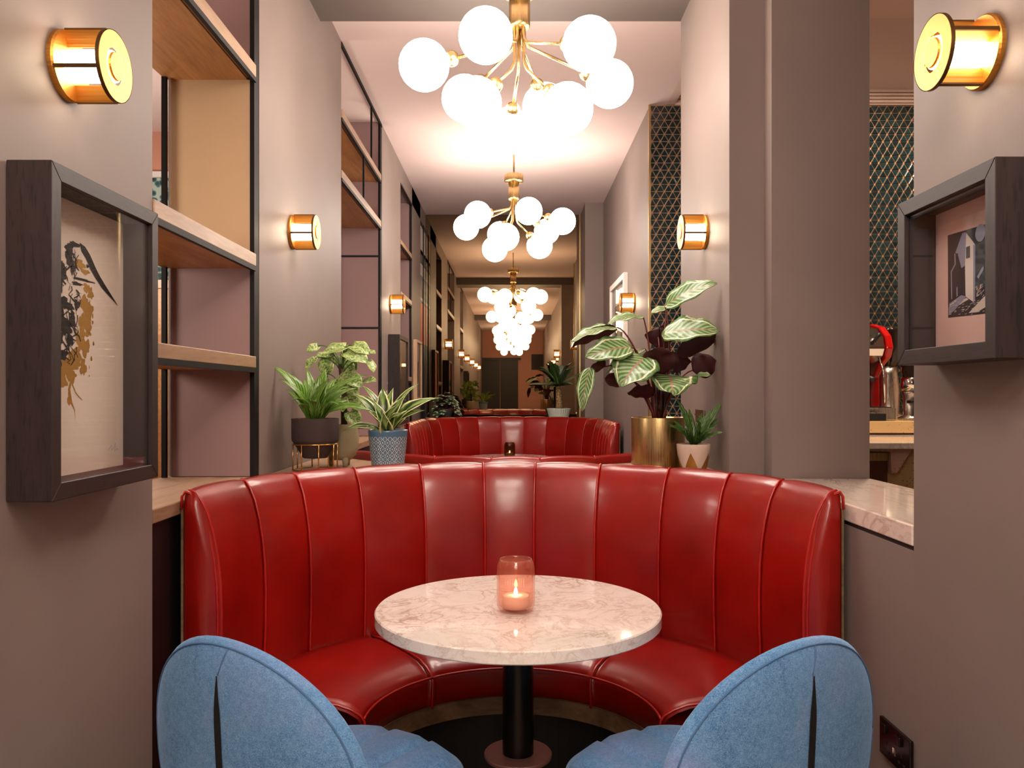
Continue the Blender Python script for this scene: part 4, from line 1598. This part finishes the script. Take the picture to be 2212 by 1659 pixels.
for _ in range(12):
    hl.append((rgl.uniform(620, 1220), rgl.uniform(300, 1000), rgl.uniform(0, .08), rgl.uniform(90, 130), (rgl.uniform(-.4, .4), -.8, rgl.uniform(.2, .8)), (rgl.uniform(-1, 1), rgl.uniform(.3, 1))))
for (zx, zy, dd, wz, nn, (ax, az)) in hl:
    px, py = zpx(zx, zy)
    cc = P(px, py, 3.17 + dd)
    L_ = wz * .19286 / F * 3.17 * 1.4
    a_ = Vector((ax, 0, -az)).normalized()
    b_ = cc - a_ * L_ * .45 + Vector((0, .012, 0))
    t_ = cc + a_ * L_ * .55 + Vector((0, -.012, 0))
    lf = leaf(pp, b_, t_, wz * .19286 / F * 3.17 * 1.3, nn or (0, -.6, .8), ('lf_pothos', 'lf_pothos_u'), 'heart', .10, .22, .03, 9, 7, 2)
    zz = min(max(b_.z - .05, TOPZ + .17), TOPZ + .38)
    stem(lf, bez((pb[0] + .004, pb[1], zz), (b_.x * .5 + pb[0] * .5, b_.y * .5 + pb[1] * .5, b_.z + .02), b_), .0022, 'stem_green')

# --- variegated plant in the embossed blue pot
bx_ = P(838, 850, 3.05).x
bp = (bx_, 3.05, TOPZ)
bl = thing('potted_plant', 'cream-edged strap-leaved plant in an embossed blue glazed pot', 'plant', bp)
pot(bl, [(0, 0)] + [(.060 + .0135 * i / 14, .132 * i / 14) for i in range(15)] + [(.0745, .14), (.0745, .146), (.0725, .1485), (.069, .147), (.067, .135)], bp, 'pot_blue', 64)
pebbles(bl, (bp[0], bp[1], TOPZ + .139), .067)
rosette(bl, (bp[0], bp[1], TOPZ + .135), [(1150, 690, .06, 70, (.6, -.8, .3)), (1040, 772, .0, 80, (.5, -.8, .4)), (1378, 712, .02, 130, (.1, -1, .1)), (1430, 740, .06, 80, (-.2, -1, .2)),
                                         (1502, 712, .04, 85, (-.2, -1, .1)), (1780, 672, .03, 75, (-.5, -.8, .4)), (2010, 828, -.02, 120, (-.3, -.7, .7)), (1855, 965, -.05, 85, (-.2, -.7, .7)),
                                         (945, 1190, -.04, 80, (.2, -.6, .8)), (1385, 980, -.10, 120, (.1, -.95, .3)), (1640, 800, -.03, 110, (-.4, -.9, .3)), (1560, 900, -.10, 100, (-.3, -.8, .5)), (1270, 850, -.04, 90, (.4, -.9, .3)), (1700, 1010, .06, 80, None), (1200, 960, -.06, 80, None), (1330, 860, .08, 90, None), (1480, 800, .08, 90, None), (1740, 880, .05, 80, None), (1180, 800, .08, 70, None), (1620, 1000, -.1, 80, None)],
        ('lf_drac', 'lf_drac_u'), depth=3.05, spread=.012)


# --- calathea in the brass planter
def cz(zx, zy, d):
    return P(1220 + zx * .26518, 580 + zy * .26518, d)


kx = P(1421, 850, 3.06).x
kp = (kx, 3.06, TOPZ)
ca = thing('potted_plant', 'large calathea with burgundy leaf undersides in a brushed brass planter', 'plant', kp)
pot(ca, [(0, 0), (.0985, 0), (.0995, .001), (.1, .003), (.1, .192), (.0995, .195), (.097, .195), (.096, .17)], kp, 'brass', 72)
pebbles(ca, (kp[0], kp[1], TOPZ + .178), .096, 60, .010, 'stem_brown')
calathea = [
    # base, tip (view marks with depth), width marks, normal
    ((815, 305, 3.06), (1240, 118, 2.93), 185, (-.25, -.8, .55), (900, 620)),
    ((790, 535, 3.0), (1265, 510, 2.90), 235, (.0, -.8, .6), (830, 660)),
    ((915, 705, 3.06), (1278, 545, 3.0), 150, (.25, .75, .6), (850, 760)),
    ((655, 722, 2.98), (455, 960, 2.88), 330, (-.25, -.85, .5), (700, 640)),
    ((845, 865, 3.0), (880, 1030, 2.84), 360, (.05, -.6, .8), (820, 900)),
    ((552, 640, 3.0), (165, 730, 2.95), 225, (-.1, -.8, .6), (640, 690)),
    ((425, 480, 3.05), (50, 600, 3.0), 170, (-.1, -.38, .9), (560, 500)),
    ((430, 500, 3.08), (60, 640, 3.04), 150, (-.1, .55, .75), None),
    ((640, 395, 3.1), (350, 450, 3.05), 150, (-.2, -.45, .85), (690, 560)),
    ((330, 800, 3.02), (210, 810, 2.96), 120, (-.6, .4, .6), (520, 720)),
    ((212, 800, 2.97), (140, 1165, 2.95), 125, (-.45, -.85, .1), None),
    ((655, 655, 3.08), (340, 850, 3.02), 130, (-.2, -.35, .9), (700, 700)),
    ((800, 860, 3.0), (720, 650, 2.93), 270, (.25, .85, .3), (800, 900)),
    ((1040, 830, 3.05), (1238, 750, 3.0), 190, (.3, .8, .3), (900, 860)),
    ((1030, 900, 3.0), (1192, 870, 2.94), 100, (.1, -.6, .75), (880, 900)),
    ((725, 1030, 3.0), (510, 1010, 2.93), 130, (0, .8, .7), (780, 960)),
    ((830, 322, 3.1), (700, 365, 3.1), 80, (-.2, -.6, .8), (810, 480)),
    ((870, 600, 3.12), (650, 540, 3.14), 160, (0, .9, .4), (840, 640)),
    ((490, 930, 3.06), (325, 890, 3.02), 130, (0, .9, .5), (640, 860)),
    ((880, 800, 3.1), (1030, 760, 3.12), 150, (0, .85, .5), (830, 820)),
    ((760, 560, 3.12), (900, 480, 3.16), 130, (.1, .8, .5), (780, 620)),
]
for (b_, t_, wz, nn, mid_) in calathea:
    b3, t3 = cz(*b_), cz(*t_)
    lf = leaf(ca, b3, t3, wz * 1.18 * .26518 / F * 3.0, nn, ('lf_cal', 'lf_cal_u'), 'ovate', .16, .12, .05, 14, 9, 2.5)
    if mid_:
        m3 = cz(mid_[0], mid_[1], 3.04)
        r3 = Vector((kp[0] + random.uniform(-.02, .025), kp[1] + random.uniform(-.02, .02), TOPZ + .17))
        pts_ = bez(r3, (m3.x * 1.0, m3.y, m3.z), b3, 10)
        stem(lf, pts_, [.0055 - .0030 * i / 10 for i in range(11)], 'stem_red')
for k_ in range(9):
    a_ = 2 * PI * k_ / 9
    stem(ca, [(kp[0] + .018 * math.cos(a_) + .004, kp[1] + .018 * math.sin(a_), TOPZ + .17), (kp[0] + .03 * math.cos(a_) + .004, kp[1] + .03 * math.sin(a_), TOPZ + .31)], [.0075, .005], 'stem_dark', 'stalk')

# --- small fern in the white and gold pot
fx = P(1498, 850, 2.93).x
fp = (fx, 2.93, TOPZ)
fe = thing('potted_plant', 'small dark fern in a pale concrete pot with gold triangles', 'plant', fp)
prof_f = [(0, 0), (.036, 0), (.042, .004), (.050, .03), (.0565, .06), (.060, .085), (.0605, .100), (.059, .1025), (.0565, .102), (.054, .09)]
pot(fe, prof_f, fp, 'pot_pale')
MT['gold_leaf'] = plain('gold_leaf_paint', srgb(206, 150, 74), .35, .7)


def rad_f(h):
    for (r0, h0), (r1, h1) in zip(prof_f[1:], prof_f[2:]):
        if h0 <= h <= h1:
            return r0 + (r1 - r0) * (h - h0) / max(1e-6, h1 - h0)
    return .06


for k_ in range(5):
    a0 = R(-90 - 22 + 72 * k_)
    V, Fc = [], []
    for i_ in range(9):
        h_ = .004 + .068 * i_ / 8
        hw_ = R(34) * (1 - i_ / 8)
        for j_ in range(7):
            a_ = a0 + hw_ * (-1 + 2 * j_ / 6)
            rr = rad_f(h_) + .0006
            V.append((fp[0] + rr * math.cos(a_), fp[1] + rr * math.sin(a_), TOPZ + h_))
    for i_ in range(8):
        for j_ in range(6):
            Fc.append((i_ * 7 + j_, i_ * 7 + j_ + 1, (i_ + 1) * 7 + j_ + 1, (i_ + 1) * 7 + j_))
    mesh('gold_triangle', V, Fc, 'gold_leaf', fe, True)
v_, f_, u_ = lathe([(0, .094), (.055, .094)], fp, 24)
mesh('soil', v_, f_, 'stem_brown', fe)


def fz(zx, zy):
    return 1220 + zx * .26518, 580 + zy * .26518


for (zx, zy, dd, wz) in ((905, 1050, .0, 60), (1310, 1060, .02, 60), (1300, 1330, -.08, 55), (825, 1265, -.08, 60), (870, 1225, .05, 50), (1010, 1140, .05, 55), (1190, 1145, -.04, 60), (1290, 1200, .05, 50), (1060, 1180, -.09, 60), (1230, 1290, -.1, 55), (960, 1300, -.1, 60), (1120, 1170, .06, 50), (1180, 1210, .03, 55)):
    px, py = fz(zx, zy)
    tip = P(px, py, 2.93 + dd)
    b_ = Vector((fp[0], fp[1], TOPZ + .095))
    dx = tip - b_
    b_ = b_ + Vector((dx.x, dx.y, 0)) * .08
    leaf(fe, b_, tip, wz * .26518 / F * 2.93, (-dx.x * .8, -dx.y * .8 - .35, .35), ('lf_fern', 'lf_fern'), 'lance', .2, .35, .12, 16, 5, 6)

# --- striped plant by the far booth
px_ = P(960, 850, 7.78).x
pe = thing('potted_plant', 'striped round-leaved plant on the ledge below the bronze mirror', 'plant', (px_, 7.80, 1.05))
pot(pe, [(0, 0), (.06, 0), (.075, .09), (.077, .10), (.072, .10), (.07, .08)], (px_, 7.80, 1.051), 'pot_grey', 32)
rgp = random.Random(5)
for k_ in range(44):
    a_ = rgp.uniform(0, 6.28)
    e_ = rgp.uniform(.05, 1.0)
    rr_ = .145 * math.sqrt(e_)
    ctr = Vector((px_ + rr_ * math.cos(a_), 7.80 + rr_ * .85 * math.sin(a_), 1.05 + .10 + .155 * (1 - e_) + rgp.uniform(-.02, .02) - .04 * e_))
    if ctr.y > YM - .06:
        continue
    out_ = Vector((math.cos(a_), math.sin(a_) - .2, -.9 * e_)).normalized()
    L_ = .075
    lf = leaf(pe, ctr - out_ * L_ * .45, ctr + out_ * L_ * .55, .055, (math.cos(a_) * .6, math.sin(a_) * .6 - .4, .7), ('lf_pep', 'lf_pep'), 'heart', .14, -.15, 0, 6, 5, 1)
    b_ = ctr - out_ * L_ * .45
    stem(lf, [(px_, 7.80, 1.13), ((px_ + b_.x) / 2, (7.8 + b_.y) / 2, b_.z + .02), b_], .0018, 'stem_red')

# --- palm in the fluted pot
qx = P(1207, 850, 7.84).x
pl = thing('potted_palm', 'small palm with a fibrous trunk in a pale mint fluted pot', 'plant', (qx, 7.84, 1.05))
V, Fc = [], []
profp = [(0, .001), (.088, .001), (.092, .006), (.118, .100), (.120, .106), (.112, .106), (.108, .08), (0, .08)]
SEG = 120
for i_ in range(SEG):
    a_ = 2 * PI * i_ / SEG
    fl = .005 * abs(math.sin(a_ * 15))
    for j_, (r_, h_) in enumerate(profp):
        rr = r_ - (fl if 1 < j_ < 5 else 0)
        V.append((qx + rr * math.cos(a_), 7.84 + rr * math.sin(a_), 1.05 + h_))
n_ = len(profp)
for i_ in range(SEG):
    k_ = (i_ + 1) % SEG
    for j_ in range(n_ - 1):
        Fc.append((i_ * n_ + j_, k_ * n_ + j_, k_ * n_ + j_ + 1, i_ * n_ + j_ + 1))
mesh('pot', V, Fc, 'pot_mint', pl, True)
v_, f_ = tube([(qx, 7.84, 1.12), (qx + .005, 7.84, 1.20), (qx, 7.84, 1.30), (qx - .005, 7.84, 1.37)], [.034, .032, .030, .024], 12)
mesh('trunk', v_, f_, 'trunk', pl, True)
rgp = random.Random(21)
NF = 18
for k_ in range(NF):
    a_ = 2 * PI * k_ / NF + rgp.uniform(-.12, .12)
    el = rgp.choice((.25, .6, 1.0, 1.25))
    L_ = rgp.uniform(.28, .35)
    yl = math.sin(a_) * .30 * math.cos(el)
    if yl > .10:
        el = 1.0
    p0 = Vector((qx, 7.84, 1.375))
    p1 = p0 + Vector((math.cos(a_) * math.cos(el), math.sin(a_) * math.cos(el) * .55, math.sin(el))) * L_ * .6
    p2 = p0 + Vector((math.cos(a_) * math.cos(el) * 1.05, math.sin(a_) * math.cos(el) * .5, math.sin(el) * .85 - .14)) * L_
    p2.y = min(p2.y, YM - .04)
    p2.x = min(p2.x, .65)
    p1.x = min(p1.x, .65)
    p1.y = min(p1.y, YM - .05)
    path_ = bez(p0, p1, p2, 14)
    fr = stem(pl, path_, [.004 - .0025 * i / 14 for i in range(15)], 'stem_green', 'frond')
    V, Fc, U = [], [], []
    for i_ in range(1, 15):
        p_ = path_[i_]
        tg = (path_[i_] - path_[i_ - 1]).normalized()
        sd = tg.cross(Vector((0, 0, 1)))
        if sd.length < .05:
            sd = Vector((1, 0, 0))
        sd.normalize()
        for sg_ in (-1, 1):
            for hs in (0.0, .5):
                ll = .085 * (1 - abs(i_ / 14 - .4) * .9)
                q0 = p_ - tg * hs * .02
                tipp = q0 + (sd * sg_ * .8 + tg * .75 + Vector((0, 0, -.25))).normalized() * ll
                wv_ = tg * .0042
                n0 = len(V)
                mid_ = (q0 + tipp) / 2
                V += [tuple(q0 - wv_ * .4), tuple(q0 + wv_ * .4), tuple(mid_ + wv_), tuple(tipp), tuple(mid_ - wv_)]
                U += [(.3, 0), (.7, 0), (1, .5), (.5, 1), (0, .5)]
                Fc.append((n0, n0 + 1, n0 + 2, n0 + 3, n0 + 4))
    V = [(min(x_, .665), min(y_, YM - .03), z_) for x_, y_, z_ in V]
    o_ = mesh('leaflets', V, Fc, 'lf_palm', fr, False, uvs=U)
    s_ = o_.modifiers.new('thickness', 'SOLIDIFY')
    s_.thickness = .0008

# ------------------------------------------------------------------ the bar seen through the opening
bc = thing('bar_counter', 'sand terrazzo bar counter with a pink stone front and steel rail', 'counter', (2.4, 4.55, 0))
DB = 4.40
box('worktop', 1.45, 4.0, DB, 4.985, 1.085, 1.150, 'terrazzo', bc, .004)
box('cabinet', 1.50, 4.0, DB + .02, 4.985, 0.0, 1.085, 'terrazzo_dark', bc)
box('lower_top', 1.45, 4.0, 3.70, DB + .01, 1.045, 1.075, 'marble_ledge', bc, .003)
box('front', 1.50, 4.0, 3.80, DB + .02, 0.0, 1.045, 'terrazzo', bc)
box('dark_insert', 1.50, 1.755, 3.785, 3.80, 0.0, .99, 'terrazzo_dark', bc)
box('brass_band', 1.50, 1.755, 3.778, 3.785, .985, 1.022, 'brass', bc)
pr = [P(px_, py_, 3.76) for px_, py_ in ((1700, 966), (1924, 976), (1926, 1022), (1938, 1022), (1975, 962), (1975, 958), (1700, 952))]
V = [(v.x, 3.76, v.z) for v in pr] + [(v.x, 3.80, v.z) for v in pr]
n_ = len(pr)
Fc = [tuple(range(n_)), tuple(range(2 * n_ - 1, n_ - 1, -1))] + [(i, i + n_, (i + 1) % n_ + n_, (i + 1) % n_) for i in range(n_)]
mesh('bracket', V, Fc, 'pink_stone', bc)


def bzp(zx, zy, d):
    return P(1780 + zx * .3015, 600 + zy * .3015, d)


em = thing('espresso_machine', 'polished steel espresso machine with red side panels on the bar counter', 'coffee machine', (1.80, 4.66, 1.15))
# steel body as a rounded profile along x
pe_ = [(4.62, 1.17), (4.62, 1.40), (4.56, 1.455), (4.475, 1.50), (4.45, 1.55), (4.475, 1.62), (4.55, 1.675), (4.66, 1.70), (4.85, 1.70), (4.93, 1.62), (4.95, 1.40), (4.95, 1.17)]
prof_e = [(4.57, 1.47), (4.485, 1.51), (4.462, 1.55), (4.485, 1.615), (4.56, 1.665), (4.66, 1.688), (4.85, 1.688), (4.92, 1.60), (4.92, 1.47)]
zt0 = 1.688


def extr(prof_, x0, x1):
    n = len(prof_)
    V_ = [(x0, a, b) for a, b in prof_] + [(x1, a, b) for a, b in prof_]
    return V_, [tuple(range(n - 1, -1, -1)), tuple(range(n, 2 * n))] + [(i, (i + 1) % n, (i + 1) % n + n, i + n) for i in range(n)]


v_, f_ = extr(prof_e, 1.35, 2.062)
bevel(mesh('boiler_cover', v_, f_, 'chrome', em), .01, 3)
for xx0, xx1 in ((2.062, 2.10), (1.31, 1.35)):
    v_, f_ = extr(pe_, xx0, xx1)
    bevel(mesh('side_panel', v_, f_, 'red_gloss', em), .010, 3)
box('back_plate', 1.36, 2.06, 4.66, 4.68, 1.17, 1.48, 'steel', em)
box('drip_tray', 1.35, 2.115, 4.45, 4.74, 1.152, 1.222, 'steel', em, .006)
box('tray_grille', 1.37, 2.09, 4.46, 4.72, 1.222, 1.226, 'black', em)
for gx in (1.60, 1.97):
    v_, f_, u_ = lathe([(0, 0), (.034, 0), (.036, .03), (.03, .07), (0, .07)], (gx, 4.58, 1.40), 20)
    g_ = mesh('group_head', v_, f_, 'chrome', em, True)
    v_, f_ = tube([(gx, 4.56, 1.40), (gx + .01, 4.50, 1.39), (gx + .02, 4.455, 1.375)], [.012, .012, .014], 10)
    mesh('portafilter', v_, f_, 'black', g_, True)
v_, f_ = tube([(2.04, 4.50, 1.50), (2.045, 4.452, 1.42), (2.05, 4.455, 1.25)], .006, 8)
mesh('steam_wand', v_, f_, 'chrome', em, True)
a_, b_ = bzp(360, 455, 4.46), bzp(402, 400, 4.44)
v_, f_ = tube([a_, (a_ + b_) / 2, b_], [.010, .010, .012], 10)
mesh('steam_lever', v_, f_, 'black', em, True)
v_, f_ = tube([(1.36 + .66 * i / 12, 4.56 + (.0 if 0 < i < 12 else .03), zt0 + .05 - (0 if 0 < i < 12 else .05)) for i in range(13)], .007, 8)
mesh('cup_rail', v_, f_, 'chrome', em, True)

g_x = bzp(480, 0, 4.78).x
gr = thing('coffee_grinder', 'tall silver coffee grinder with a dark bean hopper beside the espresso machine', 'grinder', (g_x, 4.82, 1.15))
v_, f_, u_ = lathe([(0, 0), (.085, 0), (.085, .02), (.062, .035), (.066, .16), (.055, .26), (.05, .31), (0, .31)], (g_x, 4.82, 1.1505), 28)
mesh('body', v_, f_, 'steel', gr, True)
v_, f_, u_ = lathe([(.045, .31), (.07, .36), (.08, .52), (.082, .53), (0, .535)], (g_x, 4.82, 1.1505), 28)
MT['hopper'] = plain('smoked_hopper', srgb(38, 26, 20), .1)
mesh('hopper', v_, f_, 'hopper', gr, True)
g2x = bzp(630, 0, 4.55).x
gr = thing('coffee_grinder', 'short chrome coffee grinder with a black dosing handle', 'grinder', (g2x, 4.55, 1.15))
v_, f_, u_ = lathe([(0, 0), (.075, 0), (.075, .015), (.045, .03), (.045, .13), (.052, .15), (.052, .165), (0, .165)], (g2x, 4.55, 1.1505), 28)
mesh('body', v_, f_, 'steel', gr, True)
v_, f_, u_ = lathe([(0, .165), (.058, .165), (.058, .235), (.05, .24), (0, .24)], (g2x, 4.55, 1.1505), 28)
mesh('dosing_drum', v_, f_, 'chrome', gr, True)
v_, f_, u_ = lathe([(.05, .24), (.055, .30), (.06, .40), (0, .405)], (g2x, 4.55, 1.1505), 28)
mesh('hopper', v_, f_, 'hopper', gr, True)
box('handle', g2x - .005, g2x + .05, 4.475, 4.495, 1.15 + .17, 1.15 + .23, 'black', gr, .004)
box('fork', g2x - .05, g2x + .03, 4.46, 4.51, 1.15 + .095, 1.15 + .112, 'black', gr, .003)
kb_ = bzp(372, 0, 4.43).x
t = thing('knock_box', 'small black knock box in front of the espresso machine', 'box', (kb_, 4.415, 1.15))
box('tub', kb_ - .07, kb_ + .045, 4.402, 4.428, 1.1505, 1.1505 + .04, 'black', t, .004)
box('bar', kb_ - .06, kb_ + .035, 4.410, 4.420, 1.191, 1.198, 'steel', t)
for k_, (x_, y_) in enumerate(((2.0, 4.15), (2.7, 4.15), (1.6, 3.4))):
    t = thing('downlight', ('round brass downlight over the espresso machine', 'round brass downlight over the bar counter end', 'round brass downlight over the bar walkway')[k_], 'ceiling light', (x_, y_, 3.55), group='bar downlights')
    v_, f_, u_ = lathe([(.05, 3.62), (.055, 3.60), (.052, 3.595), (.045, 3.605), (.045, 3.62)], (x_, y_, 0), 28)
    mesh('bezel', v_, f_, 'brass', t, True)
    v_, f_, u_ = lathe([(0, 3.606), (.045, 3.606)], (x_, y_, 0), 24)
    f_ = [q_[::-1] for q_ in f_]
    mesh('lens', v_, f_, 'led', t)
    ld_ = bpy.data.lights.new('bulb', 'SPOT')
    ld_.energy = 95.0
    ld_.color = (1.0, 0.80, 0.58)
    ld_.spot_size = R(130)
    ld_.spot_blend = 0.5
    ld_.shadow_soft_size = 0.045
    lo_ = bpy.data.objects.new('bulb', ld_)
    COL.objects.link(lo_)
    lo_.parent = t
    lo_.location = (0, 0, 0.045)

# ------------------------------------------------------------------ the next room behind the shelving
cb = thing('sideboard', 'warm wooden cabinet in the next room seen through the shelving', 'cabinet', (-2.2, 5.2, 0))
box('body', -3.2, -1.5, 5.0, 5.4, .08, 1.95, 'oak_warm', cb)
box('plinth', -3.18, -1.52, 5.02, 5.38, 0, .08, 'black', cb)
box('top', -3.22, -1.48, 4.98, 5.42, 1.95, 2.0, 'oak', cb)


def m_pattern():
    q = NT('teal_patterned_panel')
    v = q.new('ShaderNodeTexVoronoi')
    v.inputs['Scale'].default_value = 26
    q.link(q.coord(), v.inputs['Vector'])
    q.set(Base_Color=q.ramp(v.outputs['Distance'], [(0.2, srgb(30, 60, 66)), (0.45, srgb(60, 110, 112)), (0.6, srgb(170, 190, 180))]), Roughness=.4)
    return q.m


MT['pattern'] = m_pattern()
t = thing('wall_panel', 'teal patterned panel above the cabinet in the next room', 'panel', (-2.3, 5.45, 2.0))
box('panel_face', -3.2, -1.5, 5.44, 5.46, 2.02, 2.75, 'pattern', t)
box('panel_frame', -3.25, -1.45, 5.46, 5.49, 1.97, 2.8, 'white', t)
struct(box('wall_back_side_room', -4.2, XL - 0.31, 5.5, 5.6, 0, ZC, 'far_wall'))
t = thing('added_globe_pendant', 'added white globe pendant lighting the shelving from the next room', 'pendant lamp', (-2.0, 1.9, 1.6), group='added next room pendants')  # invented unseen lamp, put in to light shelves and end panels warm
v_, f_ = sphere((-2.0, 1.9, 1.75), .23, 24, 14)
mesh('globe', v_, f_, 'globe', t, True)
v_, f_ = tube([(-2.0, 1.9, 1.97), (-2.0, 1.9, ZC)], .005, 6)
mesh('cord', v_, f_, 'black', t)
t = thing('added_globe_pendant', 'added white globe pendant over the cabinet in the next room', 'pendant lamp', (-2.4, 4.2, 1.9), group='added next room pendants')  # second invented lamp, added light for the next room
v_, f_ = sphere((-2.4, 4.2, 2.05), .23, 24, 14)
mesh('globe', v_, f_, 'globe', t, True)
v_, f_ = tube([(-2.4, 4.2, 2.27), (-2.4, 4.2, ZC)], .005, 6)
mesh('cord', v_, f_, 'black', t)
